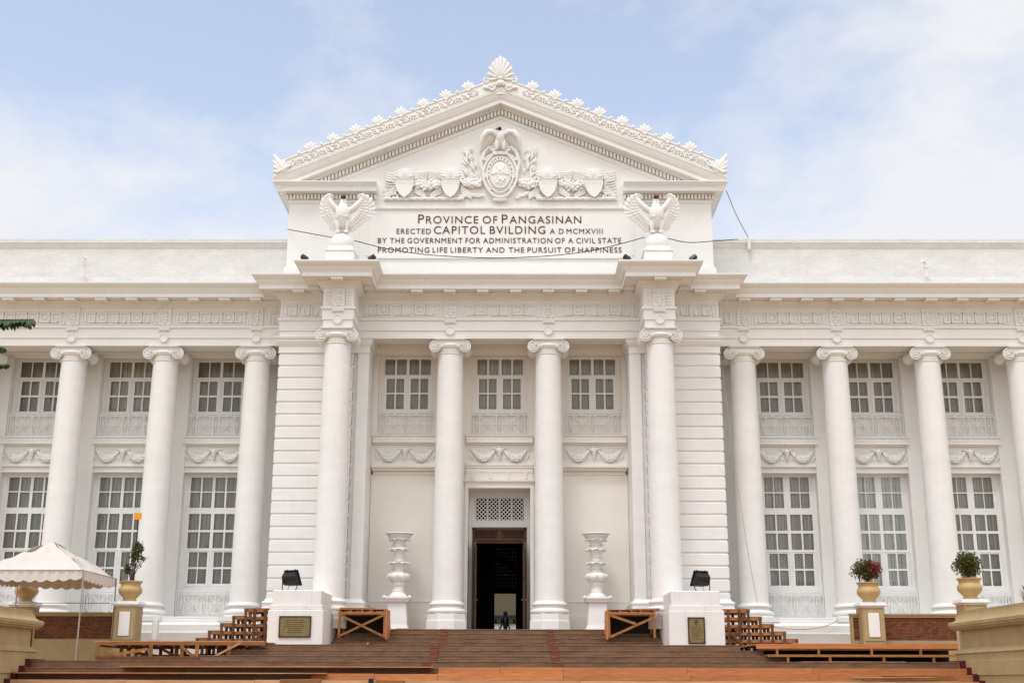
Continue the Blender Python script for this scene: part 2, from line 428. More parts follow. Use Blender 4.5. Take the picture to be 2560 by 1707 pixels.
# ornament of the frieze: Greek key, rosettes, figure blocks, guttae and discs
fb = MB(); db = MB()
def strip(mb, x0, z0, x1, z1, yf, w=.042, t=.048):
    a, b = sorted((x0, x1)); c, d = sorted((z0, z1))
    if b-a > d-c: t += .004
    mb.box(a-w/2, b+w/2, yf-t, yf+.01, c-w/2, d+w/2)
KEY = [(0, 0), (0, 1), (1, 1), (1, 0), (.45, 0), (.45, .55)]
def key(mb, x, z0, h, w, yf, flip=False):
    for (a, b), (c, d) in zip(KEY, KEY[1:]):
        if flip: a, c = 1-a, 1-c
        strip(mb, x+a*w, z0+b*h, x+c*w, z0+d*h, yf)
def rosette(mb, x, z, yf, s_=.16):
    for k in ((-1, -1, 1, -1), (1, -1, 1, 1), (1, 1, -1, 1), (-1, 1, -1, -1)):
        strip(mb, x+k[0]*s_, z+k[1]*s_, x+k[2]*s_, z+k[3]*s_, yf)
    mb.blob((x, yf-.005, z), (.085, .04, .085), None, 10, 6)
def keypanel(mb, xc, L, yf):
    z0, z1 = 10.135, 10.575
    for a in (z0, z1): strip(mb, xc-L/2, a, xc+L/2, a, yf,   .03, .022)
    for a in (xc-L/2, xc+L/2): strip(mb, a, z0, a, z1, yf, .03, .022)
    n = max(1, int(round(L/.41))); pitch = (L-.14)/n; kw = pitch*.78
    for i in range(n):
        x = xc-L/2+.07+pitch*i+pitch*.11
        if n >= 5 and i in (1, n-2): rosette(mb, x+kw/2, 10.355, yf, .15)
        else: key(mb, x, 10.195, .32, kw, yf, flip=(i >= n/2))
def figure_block(mb, x, yf):
    mb.box(x-.20, x+.20, yf-.03, yf+.01, 10.09, 10.70)
    for sx in (-1, 1): mb.box(x+sx*.185-.015, x+sx*.185+.015, yf-.06, yf-.02, 10.10, 10.69)
    for zc, rx, rz in ((10.60, .07, .05), (10.50, .045, .07), (10.42, .11, .045), (10.32, .06, .06), (10.22, .10, .05), (10.15, .05, .035)):
        mb.blob((x, yf-.04, zc), (rx, .035, rz), None, 8, 5)
    for sx in (-1, 1):
        mb.ring((x+sx*.09, yf-.04, 10.53), .038, .014, 8, 4); mb.ring((x+sx*.09, yf-.04, 10.30), .04, .014, 8, 4)
def drops(mb, x, yf):
    mb.box(x-.19, x+.19, yf-.10, yf-.03, 9.935, 9.985)
    for k in range(6): mb.box(x-.19+.38*(k+.5)/6-.018, x-.19+.38*(k+.5)/6+.018, yf-.098, yf-.035, 9.885, 9.937)
DISC = None
def disc(mb, x, yf, z=9.64, r=.15):
    global DISC
    if DISC is None:
        d = MB(); d.T = Matrix.Rotation(R(90), 4, 'X')
        d.lathe([(r, -.02), (r, .075), (r*.93, .095), (r*.86, .095), (r*.82, .075), (r*.1, .075)], (0, 0), 22)
        DISC = d.build('disc_ornament', 'relief', entab, smooth=40); o = DISC
    else:
        o = DISC.copy(); col.objects.link(o); o.parent = entab
    o.location = (x, yf, z)
fz = -.02
for s_ in (-1, 1):
    for i, x in enumerate(COLX_W):
        if x > 26: continue
        figure_block(fb, s_*x, W0+fz); drops(fb, s_*x, W0); disc(db, s_*x, W0)
        if x+1.57 < 26: keypanel(fb, s_*(x+1.5657), 2.52, W0+fz)
    keypanel(fb, s_*7.66, .55, W0+fz)
    figure_block(fb, s_*CB, Q0+fz); drops(fb, s_*CB, Q0); disc(db, s_*CB, Q0)
    for sx in (-1, 1):
        x = s_*CB+sx*.335
        for z in (10.17, 10.27, 10.37, 10.47, 10.57): fb.box(x-.085, x+.085 if z != 10.37 else x+.03, Q0-.058, Q0-.015, z-.018, z+.018)
        fb.box(x-.10, x-.07, Q0-.055, Q0-.015, 10.16, 10.58)
    keypanel(fb, s_*6.50, 1.42, P0+fz)
    figure_block(fb, s_*1.6246, P0+fz); drops(fb, s_*1.6246, P0); disc(db, s_*1.6246, P0)
    keypanel(fb, s_*3.25, 2.6, P0+fz)
keypanel(fb, 0, 2.62, P0+fz)
fb.build('frieze_ornament', 'relief', entab, smooth=40); pass

# ---- columns
def base_mb(oct_):
    b = MB()
    if oct_:
        for r, z0, z1 in ((.675, .0, .30), (.645, .30, .50)):
            b.lathe([(r, z0), (r, z1-.012), (r-.012, z1)], (0, 0), 8, a0=R(22.5))
    else: b.lathe([(.62, .38), (.62, .49), (.61, .50)], (0, 0), 28)
    P = []
    for k in range(9):
        a = -math.pi/2 + math.pi*k/8; P.append((.545+.078*math.cos(a), .578+.078*math.sin(a)))
    P += [(.535, .665), (.515, .675), (.50, .70), (.505, .725), (.52, .735), (.535, .745)]
    for k in range(7):
        a = -math.pi/2 + math.pi*k/6; P.append((.515+.05*math.cos(a), .80+.05*math.sin(a)))
    P += [(.505, .855), (.50, .88), (.475, .905)]
    b.lathe([(.3, .45)] + P, (0, 0), 40); return b
def shaft_mb():
    P = [(.472, .90)]
    for k in range(13):
        t = k/12; P.append((.470 - .052*t**1.7, .93 + (8.86-.93)*t))
    P += [(.43, 8.87), (.445, 8.90), (.43, 8.925), (.435, 8.945), (.45, 8.965), (.435, 8.985), (.42, 9.0), (.42, 9.05)]
    P += [(.46, 9.08), (.51, 9.12), (.52, 9.17), (.48, 9.23)]
    return MB().lathe(P, (0, 0), 44)
def capital_mb():
    c = MB(); EX, EZ, RV = .485, 9.135, .205
    for s_ in (-1, 1):
        T0 = Matrix.Translation((s_*EX, 0, EZ)) @ Matrix.Rotation(R(90), 4, 'X')
        c.T = T0; c.lathe([(.01, -.385), (RV-.045, -.385), (RV-.03, -.42), (RV, -.41), (RV, -.36), (RV-.02, -.30), (RV-.055, -.1), (RV-.06, 0), (RV-.055, .1), (RV-.02, .30), (RV, .36), (RV, .41), (RV-.03, .42), (RV-.045, .385), (.01, .385)], (0, 0), 24)
        c.T = None
        for yy in (-.420, .420):
            c.spiral((s_*EX, yy*1.02, EZ), RV-.022, .035, 2.0, .027, -s_)
            c.blob((s_*EX, yy, EZ), (.035, .035, .035), None, 8, 5)
        # small corner leaves against the echinus
        for k in range(3): c.petal((s_*(EX-.17), -.44, EZ+.10-.03*k), (s_*(EX-.30+.03*k), -.44, EZ+.04-.05*k), .05, .04)
    for yy in (-.42, .42):
        c.box(-EX, EX, yy-.012, yy+.012, EZ+.04, EZ+RV-.005)
        c.tube([(-EX, yy, EZ+RV-.02), (EX, yy, EZ+RV-.02)], .022, 6); c.tube([(-EX+.12, yy-.01, EZ+.06), (EX-.12, yy-.01, EZ+.06)], .02, 6)
        for k in range(7):
            x = -.24+.08*k; c.blob((x, yy*.98, EZ-.0), (.034, .05, .06), None, 8, 5)
    c.box(-EX, EX, -.41, .41, EZ+.05, EZ+RV-.01)
    c.box(-.50, .50, -.50, .50, 9.335, 9.36); c.box(-.52, .52, -.52, .52, 9.36, 9.386)
    for k in range(14): 
        x = -.46+.92*(k+.5)/14; c.blob((x, -.505, 9.345), (.026, .02, .02), None, 6, 4)
    return c
shaft0 = shaft_mb().build('column', 'rough', B, smooth=40)
cap0 = capital_mb().build('capital', 'relief', shaft0, smooth=40)
base0 = base_mb(True).build('base', 'rough', shaft0, smooth=35)
shaft0.location = (-1.6246, 0, 0)
for x, y in ((1.6246, 0), (-CB-.03, -1.34), (CB+.03, -1.34)):
    c = copy_tree(shaft0, B); c.location = (x, y, 0)
wcol = shaft0.copy(); col.objects.link(wcol); wcol.parent = B
cc = cap0.copy(); col.objects.link(cc); cc.parent = wcol
base_mb(False).build('base', 'rough', wcol, smooth=35)
wcol.location = (-COLX_W[0], .939, 0)
for s_ in (-1, 1):
    for i, x in enumerate(COLX_W[:5]):
        if s_ < 0 and i == 0: continue
        c = copy_tree(wcol, B); c.location = (s_*x, .939, 0)

# ---- rusticated piers
def pier(s_):
    p = MB(); q = MB()
    x0, x1 = 4.80, 7.235
    def bx(mb, a, b, *r):
        a, b = sorted((s_*a, s_*b)); mb.box(a, b, *r)
    bx(p, x0, x1, P0+.035, 2.1, -1.1, 9.39)
    z = 8.86; zs = []
    while z > .95: zs.append(z); z -= .405
    tops = [9.14] + zs; bots = zs + [.90]
    for t, b in zip(tops, bots):
        a, c = sorted((s_*x0, s_*(x1+.035)))
        p.cbox(a, c, P0, 2.0, b+.022, t-.022, .02)
    # anta and its recess towards the portico
    bx(p, 4.285, 4.655, P0+.05, 1.1, -.05, 9.39); bx(p, 4.655, 4.83, P0+.11, 1.1, -.05, 9.385)
    path = [(s_*4.285, 1.05), (s_*4.285, P0+.05), (s_*4.80, P0+.05), (s_*4.80, P0), (s_*7.27, P0), (s_*7.27, .9)]
    if s_ > 0: path = path[::1]
    capp = [(.006, 8.895), (.02, 8.90), (.02, 8.925), (.006, 8.93), (.006, 9.13), (.03, 9.14), (.03, 9.165), (.06, 9.19), (.075, 9.25), (.095, 9.26), (.095, 9.33), (.12, 9.345), (.15, 9.40), (.15, 9.435), (0, 9.445)]
    bas = [(.16, -.6), (.16, .48), (.13, .50), (.15, .53), (.17, .58), (.15, .64), (.10, .66), (.085, .72), (.10, .78), (.115, .82), (.10, .86), (.05, .88), (.02, .93), (0, .96)]
    if s_ < 0: path = path[::-1]
    p2 = MB().sweep([(d, z) for d, z in capp], path if s_ < 0 else path, ends=False)
    return p, capp, bas, path
for s_ in (-1, 1):
    p, capp, bas, path = pier(s_)
    po = p.build('pier', 'rough', B)
    MB().sweep(capp, path if s_ < 0 else path, ends=False).build('pier_cap', 'white', po)
    MB().sweep(bas, path, ends=False).build('pier_base', 'white', po, smooth=35)

# ---- walls with openings
def wall_holes(mb, x0, x1, z0, z1, holes, y, depth):
    xs = sorted({x0, x1, *[h[0] for h in holes], *[h[1] for h in holes]}); zs = sorted({z0, z1, *[h[2] for h in holes], *[h[3] for h in holes]})
    for xa, xb in zip(xs, xs[1:]):
        for za, zb in zip(zs, zs[1:]):
            if any(h[0]-1e-6 <= xa and xb <= h[1]+1e-6 and h[2]-1e-6 <= za and zb <= h[3]+1e-6 for h in holes): continue
            mb.face([(xa, y, za), (xb, y, za), (xb, y, zb), (xa, y, zb)])
    for a, b, c, d in holes:
        Y2 = y+depth
        mb.face([(a, y, c), (a, Y2, c), (a, Y2, d), (a, y, d)]); mb.face([(b, y, c), (b, Y2, c), (b, Y2, d), (b, y, d)])
        mb.face([(a, y, d), (b, y, d), (b, Y2, d), (a, Y2, d)]); mb.face([(a, y, c), (b, y, c), (b, Y2, c), (a, Y2, c)])
YC, YW = 1.1, 2.1
ctr = [-3.16, 0.0, 3.16]
wcx = [8.243+3.1314*(i+.5) for i in range(5)]
wb = MB()
holes = [(c-.97, c+.97, 6.44, 9.22) for c in ctr] + [(-1.03, 1.03, 0.0, 4.65)]
wall_holes(wb, -4.75, 4.75, -.1, 9.7, holes, YC, .22)
wb.box(-4.75, -1.035, YC+.8, YC+.9, 0, 6); wb.box(1.035, 4.75, YC+.8, YC+.9, 0, 6)
for c in ctr:      # back of each window recess, with the window opening
    wall_holes(wb, c-.97, c+.97, 6.44, 9.22, [(c-.80, c+.80, 7.32, 9.16)], YC+.22, .16)
for c in ctr: wb.box(c-.968, c+.968, YC+.075, YC+.21, 6.445, 7.255)
# ceiling and crown moulding
wb.box(-4.75, 4.75, .28, YC+.02, 9.60, 9.7)
portico_wall = wb.build('portico_wall', 'recess', B)
tm = MB()
tm.sweep([(0, 9.24), (.03, 9.25), (.05, 9.30), (.12, 9.36), (.14, 9.44), (.20, 9.50), (.22, 9.599)], [(-4.285, YC), (4.285, YC)])
for s_ in (-1, 1):     # pilasters behind the columns
    for x in (1.6246,): tm.box(s_*x-.46, s_*x+.46, YC-.083, YC+.01, 0, 9.3)
def bay_trim(mb, x0, x1, y, o, panel=True):
    """ledge below the upper window, swag frame, moulding: o shifts the heights"""
    mb.box(x0, x1, y-.10, y+.02, 6.205+o, 6.395+o); mb.box(x0-.0, x1+.0, y-.14, y+.02, 6.395+o, 6.435+o)
    mb.box(x0, x1, y-.16, y+.02, 6.165+o, 6.205+o); mb.box(x0, x1, y-.06, y+.02, 6.11+o, 6.165+o)
    mb.box(x0, x1, y-.05, y+.02, 5.43+o, 5.485+o); mb.box(x0, x1, y-.08, y+.02, 5.40+o, 5.43+o)
    for k in range(int((x1-x0)/.09)):      # small running ornament of the ledge
        xx = x0+.05+.09*k
        if xx < x1-.04: mb.blob((xx, y-.10, 6.30+o), (.032, .012, .05), None, 6, 4)
for c in (-3.16, 3.16):
    x0, x1 = c-1.10, c+1.10
    bay_trim(tm, x0, x1, YC, 0)
    tm.box(x0-.02, x1+.02, YC-.26, YC+.02, 5.315, 5.37); tm.box(x0, x1, YC-.20, YC+.02, 5.285, 5.315); tm.box(x0+.03, x1-.03, YC-.15, YC+.02, 5.215, 5.26); tm.box(x0+.01, x1-.01, YC-.17, YC+.02, 5.26, 5.285)
    # blank panel border
    tm.box(x0, x0+.045, YC-.04, YC+.02, 1.0, 5.20); tm.box(x1-.045, x1, YC-.04, YC+.02, 1.0, 5.20); tm.box(x0, x1, YC-.04, YC+.02, 5.10, 5.205)
    tm.box(x0-.1, x1+.1, YC-.03, YC+.02, .50, .94); tm.box(x0-.1, x1+.1, YC-.05, YC+.02, .94, .965); tm.box(x0-.1, x1+.1, YC-.07, YC+.02, 0, .50)
bay_trim(tm, -1.12, 1.12, YC, 0)
tm.box(-1.12, 1.12, YC-.05, YC+.02, 4.94, 5.33); tm.box(-1.13, 1.13, YC-.08, YC+.02, 5.33, 5.385); tm.box(-1.12, 1.12, YC-.065, YC+.02, 5.18, 5.24)
for x in (-.88, -.30, .30, .88): tm.box(x-.05, x+.05, YC-.09, YC-.04, 4.96, 5.18)
tm.box(-1.16, 1.16, YC-.16, YC+.02, 4.86, 4.93); tm.box(-1.15, 1.15, YC-.12, YC+.02, 4.80, 4.86); tm.box(-1.15, 1.15, YC-.10, YC+.02, 4.65, 4.80)
for s_ in (-1, 1):
    a, b = sorted((s_*1.03, s_*1.14)); tm.box(a, b, YC-.10, YC+.02, 0, 4.65)
    a, b = sorted((s_*1.14, s_*1.19)); tm.box(a, b, YC-.06, YC+.02, 0, 4.68)
tm.build('moulding', 'recess', portico_wall, smooth=35)

# wings
HW = [c*s_ for c in wcx for s_ in (-1, 1)]
for s_ in (-1, 1):
    w = MB(); hs = []
    cs = [s_*c for c in wcx]
    for c in cs: hs += [(c-.97, c+.97, 6.59, 9.42), (c-.99, c+.99, .56, 5.33)]
    a, b = sorted((s_*7.0, s_*XE))
    wall_holes(w, a, b, -1.2, 9.7, hs, YW, .26)
    for c in cs:
        wall_holes(w, c-.97, c+.97, 6.59, 9.42, [(c-.86, c+.86, 7.45, 9.34)], YW+.26, .14)
        wall_holes(w, c-.99, c+.99, .56, 5.33, [(c-.89, c+.89, 1.50, 5.28)], YW+.26, .14)
    w.box(a, b, 1.26, YW+.02, 9.60, 9.7)
    for c in cs: w.box(c-.968, c+.968, YW+.075, YW+.25, 6.595, 7.375); w.box(c-.988, c+.988, YW+.075, YW+.25, .565, 1.43)
    wing = w.build('wing_wall', 'white', B)
    t = MB()
    pth = [(a, YW), (b, YW)]
    t.sweep([(0, 9.36), (.04, 9.40), (.06, 9.46), (.14, 9.52), (.16, 9.599)], pth)
    for x in COLX_W: t.box(s_*x-.58, s_*x+.58, YW-.083, YW+.01, .43, 9.4)
    for c in cs:
        x0, x1 = c-1.02, c+1.02
        bay_trim(t, x0-.05, x1+.05, YW, .13)
        t.box(x0, x1, YW-.04, YW+.02, 5.33, 5.39)
        for q in (-1, 1):
            e, f = sorted((c+q*.99, c+q*1.03)); t.box(e, f, YW-.03, YW+.02, .56, 5.33)
    t.build('moulding', 'white', wing, smooth=35)
    # podium with its ledges
    pprof = [(-.05, .435), (.0, .435), (.02, .42), (.02, .34), (.05, .325), (.05, .255), (.16, .20), (.20, .18), (.20, -.04), (.23, -.055), (.23, -.10), (.22, -.12), (.22, -1.2)]
    pth = [(a, .36), (b, .36)]
    pb = MB().sweep(pprof, pth); pb.box(a, b, .36, YW+.02, .30, .434)
    for x in COLX_W: pb.box(s_*x-.66, s_*x+.66, .27, 1.6, .30, .44)
    pb.build('podium', 'rough', B, smooth=30)
    # parapet
    pp = [(.0, 11.42), (.30, 11.425), (.30, 11.80), (.28, 11.815), (0, 11.83), (0, 12.98), (.03, 12.99), (.03, 13.03), (.06, 13.06), (.06, 13.12), (.10, 13.14), (.10, 13.27), (-.5, 13.30)]
    pa = MB().sweep(pp, [(a, .78), (b, .78)])
    pa.build('parapet', 'weathered', B)

# ---- windows
def window_upper(xc, y, z0, o, first=None):
    pass
def bars(mb, rects, x0, x1, z0, z1, y, d, sunk=.03):
    """white sash: a slab with the pane rectangles left open"""
    xs = sorted({x0, x1, *[r[0] for r in rects], *[r[1] for r in rects]}); zs = sorted({z0, z1, *[r[2] for r in rects], *[r[3] for r in rects]})
    def open_(xa, xb, za, zb): return any(r[0]-1e-6 <= xa and xb <= r[1]+1e-6 and r[2]-1e-6 <= za and zb <= r[3]+1e-6 for r in rects)
    for za, zb in zip(zs, zs[1:]):
        run = None
        for xa, xb in zip(xs, xs[1:]):
            if open_(xa, xb, za, zb):
                if run: mb.face([(run, y, za), (xa, y, za), (xa, y, zb), (run, y, zb)]); run = None
            elif run is None: run = xa
        if run is not None: mb.face([(run, y, za), (xs[-1], y, za), (xs[-1], y, zb), (run, y, zb)])
    for a, b, c, e in rects:
        for q in (((a, c), (a, e)), ((b, c), (b, e)), ((a, e), (b, e)), ((a, c), (b, c))):
            (xa, za), (xb, zb) = q
            mb.face([(xa, y, za), (xb, y, zb), (xb, y+d, zb), (xa, y+d, za)])
def make_window(rows, outer, casements=(), lattice=True, wavy=.02, nbar=3, cloth='curtain'):
    """rows: list of (z0, z1, [(x0,x1)...]); local coordinates, plane y=0"""
    rects = [(a, b, z0, z1) for z0, z1, xs in rows for a, b in xs]
    f = MB(); bars(f, rects, *outer, 0, .05)
    for (a, b, c, e) in casements:        # raised casement edges
        for q in (((a, c), (a, e)), ((b, c), (b, e)), ((a, e), (b, e)), ((a, c), (b, c))):
            f.bar((q[0][0], -.006, q[0][1]), (q[1][0], -.006, q[1][1]), .03, .03 if q[0][0] == q[1][0] else .024, (0, 1, 0))
    fo = f.build('window', 'frame', B)
    g = MB()
    for a, b, c, e in rects: g.face([(a-.005, .025, c-.005), (b+.005, .025, c-.005), (b+.005, .025, e+.005), (a-.005, .025, e+.005)])
    g.build('glass', 'glass', fo)
    cu = MB(); x0, x1, z0, z1 = outer; n = 90; pts = []
    for i in range(n+1):
        x = x0+.02+(x1-x0-.04)*i/n
        pts.append((x, .115 + wavy*(math.sin(x*23+.6*math.sin(x*5))+.5*math.sin(x*41+1))))
    for (xa, ya), (xb, yb) in zip(pts, pts[1:]): cu.face([(xa, ya, z0), (xb, yb, z0), (xb, yb, z1), (xa, ya, z1)])
    cu.build('curtain', cloth, fo, smooth=60)
    if lattice:
        l = MB()
        for a, b, c, e in rects:
            w = b-a
            for k in range(nbar): l.box(a+w*(k+.5)/nbar-.007, a+w*(k+.5)/nbar+.007, .06, .07, c, e)
        zz = sorted({r[2] for r in rects})
        for c in zz[:1]:
            xa = min(r[0] for r in rects); xb = max(r[1] for r in rects)
            l.box(xa, xb, .058, .068, c+.09, c+.105); l.box(xa, xb, .058, .068, c+.02, c+.032)
        l.build('grille', 'grille', fo)
    bk = MB().box(outer[0]-.1, outer[1]+.1, .30, .34, outer[2]-.1, outer[3]+.1).build('backing', 'blackback', fo)  # black sheet stands in for the unlit room behind
    return fo
upx = [(-.775, -.44), (-.375, -.04), (.055, .39), (.45, .785)]
cax = [(-.71, -.435), (-.385, -.115), (.11, .385), (.44, .71)]
wu = make_window([(8.58, 9.125, upx), (7.955, 8.445, cax), (7.385, 7.905, cax)], (-.86, .86, 7.28, 9.19), [(-.80, -.03, 7.30, 8.54), (.03, .80, 7.30, 8.54)])
wu.location = (ctr[0], YC+.24, 0)
for c in ctr[1:]: copy_tree(wu, B).location = (c, YC+.24, 0)
up2 = [(-.815, -.445), (-.405, -.045), (.045, .405), (.445, .815)]
ca2 = [(-.73, -.445), (-.395, -.115), (.115, .395), (.445, .73)]
ww = make_window([(8.735, 9.285, up2), (8.095, 8.585, ca2), (7.515, 8.02, ca2)], (-.93, .93, 7.40, 9.38), [(-.83, -.03, 7.43, 8.64), (.03, .83, 7.43, 8.64)])
ww.location = (-wcx[0], YW+.28, 0)
for s_ in (-1, 1):
    for i, c in enumerate(wcx):
        if s_ < 0 and i == 0: continue
        copy_tree(ww, B).location = (s_*c, YW+.28, 0)
up3 = [(-.80, -.455), (-.395, -.06), (.04, .38), (.44, .80)]
md3 = [(-.79, -.44), (-.385, -.04), (.07, .42), (.475, .825)]
lo3 = [(-.70, -.41), (-.375, -.085), (.14, .43), (.475, .77)]
lowl = make_window([(4.725, 5.20, up3), (4.165, 4.685, up3), (3.41, 3.955, md3), (2.795, 3.335, md3), (2.165, 2.665, lo3), (1.615, 2.10, lo3)],
                   (-.95, .95, 1.45, 5.31), [(-.79, -.02, 1.53, 2.73), (.06, .86, 1.53, 2.73)], cloth='curtainlow')
lowl.location = (-wcx[0], YW+.28, 0)
for i in range(1, 5): copy_tree(lowl, B).location = (-wcx[i], YW+.28, 0)
up4 = [(-.755, -.455), (-.425, -.11), (.12, .435), (.465, .77)]
lowr = make_window([(4.725, 5.235, up4), (4.18, 4.685, up4), (3.415, 3.96, md3), (2.775, 3.32, md3), (2.145, 2.64, lo3), (1.585, 2.08, lo3)],
                   (-.95, .95, 1.45, 5.31), [(-.79, -.02, 1.50, 2.71), (.06, .86, 1.50, 2.71)], cloth='curtainlow')
lowr.location = (wcx[0], YW+.28, 0)
M['blind'] = mat('pale_blind', (.84, .86, .84), .85, var=.08, vscale=2)
for i in range(1, 5):
    c = copy_tree(lowr, B); c.location = (wcx[i], YW+.28, 0)
    if i == 1:
        for ch in c.children:
            if ch.name.startswith('curtain'):
                ch.data = ch.data.copy(); ch.data.materials[0] = M['blind']; ch.location.y = -.045

# ---- railings (iron, painted white)
def rail_mb(w=.95, h=.76):
    g = MB(); cnt = [0]
    def off(): cnt[0] += 1; return .0004*cnt[0]
    xs = [-.97, -.9, -.69, -.11, .085, .65, .85, .97]; xs = [x*w/.97 for x in xs]
    for z in (.0, .06, h-.08, h): g.box(-w, w, -.016, .012, z-.014, z+.014)
    for x in xs: g.box(x-.014, x+.014, -.010, .009, 0, h)
    z0, z1 = .06, h-.08; zc = (z0+z1)/2
    for a, b in ((xs[2], xs[3]), (xs[4], xs[5])):
        xc = (a+b)/2
        for p, q in (((a, z0), (b, z1)), ((a, z1), (b, z0)), ((xc, z0), (xc, z1)), ((a, zc), (b, zc))):
            o = off(); g.bar((p[0], -o, p[1]), (q[0], -o, q[1]), .021, .014, (0, 1, 0))
        g.blob((xc, -.01, zc), (.035, .02, .035), None, 8, 5); g.blob((xc, 0, h-.04), (.07, .015, .03), None, 8, 4)
    for a, b in ((xs[1], xs[2]), (xs[3], xs[4]), (xs[5], xs[6])):
        xc = (a+b)/2; hw = (b-a)/2
        for s_ in (-1, 1):
            g.tube([(xc - s_*hw*.9 + s_*hw*1.14*math.sin(math.pi*k/10), 0, z0+(z1-z0)*k/10) for k in range(11)], .010, 4)
        g.blob((xc, -.005, zc), (.035, .02, .05), None, 6, 4)
        g.ring((xc, 0, h-.04), .03, .008, 8, 4)
    return g
rl = rail_mb().build('railing', 'frame', B); rl.location = (ctr[0], YC-.005, 6.455)
for c in ctr[1:]: copy_tree(rl, B).location = (c, YC-.005, 6.455)
for s_ in (-1, 1):
    for c in wcx:
        copy_tree(rl, B).location = (s_*c, YW-.015, 6.60)
        copy_tree(rl, B).location = (s_*c, YW-.015, .575)

# ---- swag and bull-skull relief panels
def swag_mb():
    g = MB()
    for s_ in (-1, 1):
        P = []; rr = []
        for k in range(13):
            t = k/12; x = .16+.74*t
            z = .10 - .30*math.sin(math.pi*t)**.85 + .02
            P.append((s_*x, -.03, z)); rr.append(.035+.075*math.sin(math.pi*t))
        g.tube(P, rr, 8)
        for k in range(46):       # leaves and fruit on the swag
            t = random.uniform(.12, .88); x = .16+.74*t; z = .12-.30*math.sin(math.pi*t)**.85
            q = .035+.07*math.sin(math.pi*t)
            g.blob((s_*x+random.uniform(-.02, .02), -.03-q*.8, z+random.uniform(-q, q)*.8), (.03, .03, .022), Euler((0, random.uniform(-1, 1), 0)), 6, 4)
        g.spiral((s_*.95, -.03, .13), .05, .015, 1.2, .016, s_)
        for k in range(4): g.petal((s_*(.40+.08*k), -.02, .04), (s_*(.36+.10*k), -.02, .15+.015*(k % 2)), .05, .04)
        g.tube([(s_*.95, -.02, .08), (s_*.98, -.03, -.05), (s_*.93, -.02, -.16)], [.02, .03, .015], 6)
        g.spiral((s_*.9, -.02, -.18), .035, .012, 1.1, .014, -s_)
        g.petal((s_*.16, -.02, -.10), (s_*.24, -.02, -.2), .04, .04); g.petal((s_*.12, -.02, -.12), (s_*.14, -.02, -.22), .04, .04)
        g.tube([(s_*.08, -.06, .15), (s_*.16, -.07, .17), (s_*.26, -.05, .21)], [.035, .026, .01], 6)       # horns
        g.tube([(s_*.07, -.07, .11), (s_*.14, -.06, .09)], [.03, .012], 6)
    g.tube([(0, -.06, .18), (0, -.09, .10), (0, -.08, -.02), (0, -.07, -.12), (0, -.05, -.16)], [.07, .095, .065, .045, .05], 8)
    g.blob((-.05, -.15, .09), (.016, .012, .016), None, 6, 4); g.blob((.05, -.15, .09), (.016, .012, .016), None, 6, 4)
    g.box(-1.0, 1.0, -.004, .02, -.26, .26)
    return g
sw = swag_mb().build('relief_panel', 'relief', B, smooth=45); sw.location = (ctr[0], YC, 5.80)
for c in ctr[1:]: copy_tree(sw, B).location = (c, YC, 5.80)
for s_ in (-1, 1):
    for c in wcx: copy_tree(sw, B).location = (s_*c, YW, 5.94)

# ---- entrance
YD = 1.9
en = MB()
# recess lining and lattice transom wall
en.box(-1.034, -1.024, YC, YD+.1, 0, 4.65); en.box(1.024, 1.034, YC, YD+.1, 0, 4.65); en.box(-1.03, 1.03, YC, YD+.1, 4.64, 4.66)
wall_holes(en, -1.03, 1.03, 0, 4.65, [(-.815, .815, 3.70, 4.44), (-.905, .905, 0, 3.44)], YD, .12)
en.box(-1.0, 1.0, YD-.03, YD+.005, 4.44, 4.50); en.box(-.93, .93, YD-.03, YD+.005, 3.46, 3.50)
ent_o = en.build('entrance_surround', 'frame', B)
la = MB(); pw = 1.63/4
for k in range(4):
    xa = -.815+pw*k; xb = xa+pw; za, zb = 3.70, 4.44; sp_ = pw/3
    la.box(xa-.012, xa+.012, YD-.012, YD+.03, za, zb)
    n = int((zb-za)/sp_)+4
    for q in range(-4, n+4):
        for d in (1, -1):
            # clipped diagonals
            z0 = za + q*sp_; pts = []
            xs0, xs1 = xa, xb
            zs0, zs1 = (z0, z0+pw) if d > 0 else (z0+pw, z0)
            t0, t1 = 0.0, 1.0
            dz = zs1-zs0
            for lim, sg in ((za, 1), (zb, -1)):
                f0, f1 = (zs0-lim)*sg, (zs1-lim)*sg
                if f0 < 0 and f1 < 0: t0, t1 = 1, 0; break
                if f0 < 0: t0 = max(t0, f0/(f0-f1))
                if f1 < 0: t1 = min(t1, f0/(f0-f1))
            if t1-t0 > .02:
                la.bar((xs0+(xs1-xs0)*t0, YD+.008, zs0+dz*t0), (xs0+(xs1-xs0)*t1, YD+.008, zs0+dz*t1), .026, .02 + .006*d, (0, 1, 0))
la.build('lattice', 'frame', ent_o)
MB().box(-.82, .82, YD+.10, YD+.12, 3.69, 4.45).build('backing', 'blackback', ent_o)  # black sheet paints the darkness behind the transom lattice
dr = MB()
for s_ in (-1, 1):
    a, b = sorted((s_*.835, s_*.91)); dr.box(a, b, YD-.03, YD+.14, 0, 3.44)
dr.box(-.91, .91, YD-.03, YD+.14, 3.36, 3.44); dr.box(-.835, .835, YD-.05, YD+.14, 3.01, 3.08); dr.box(-.835, .835, YD-.02, YD+.14, 2.93, 2.99)
dr.box(-.835, .835, YD+.07, YD+.12, 3.08, 3.36)
for k in range(14):
    x = -.77+1.54*k/13
    if abs(x) > .09:
        dr.ring((x, YD+.02, 3.26), .045, .012, 8, 4); dr.blob((x+.05, YD+.02, 3.17), (.035, .02, .03), None, 6, 4); dr.blob((x-.02, YD+.02, 3.14), (.03, .02, .03), None, 6, 4)
dr.box(-.06, .06, YD, YD+.1, 3.08, 3.36)
door = dr.build('door_frame', 'doorwood', ent_o)
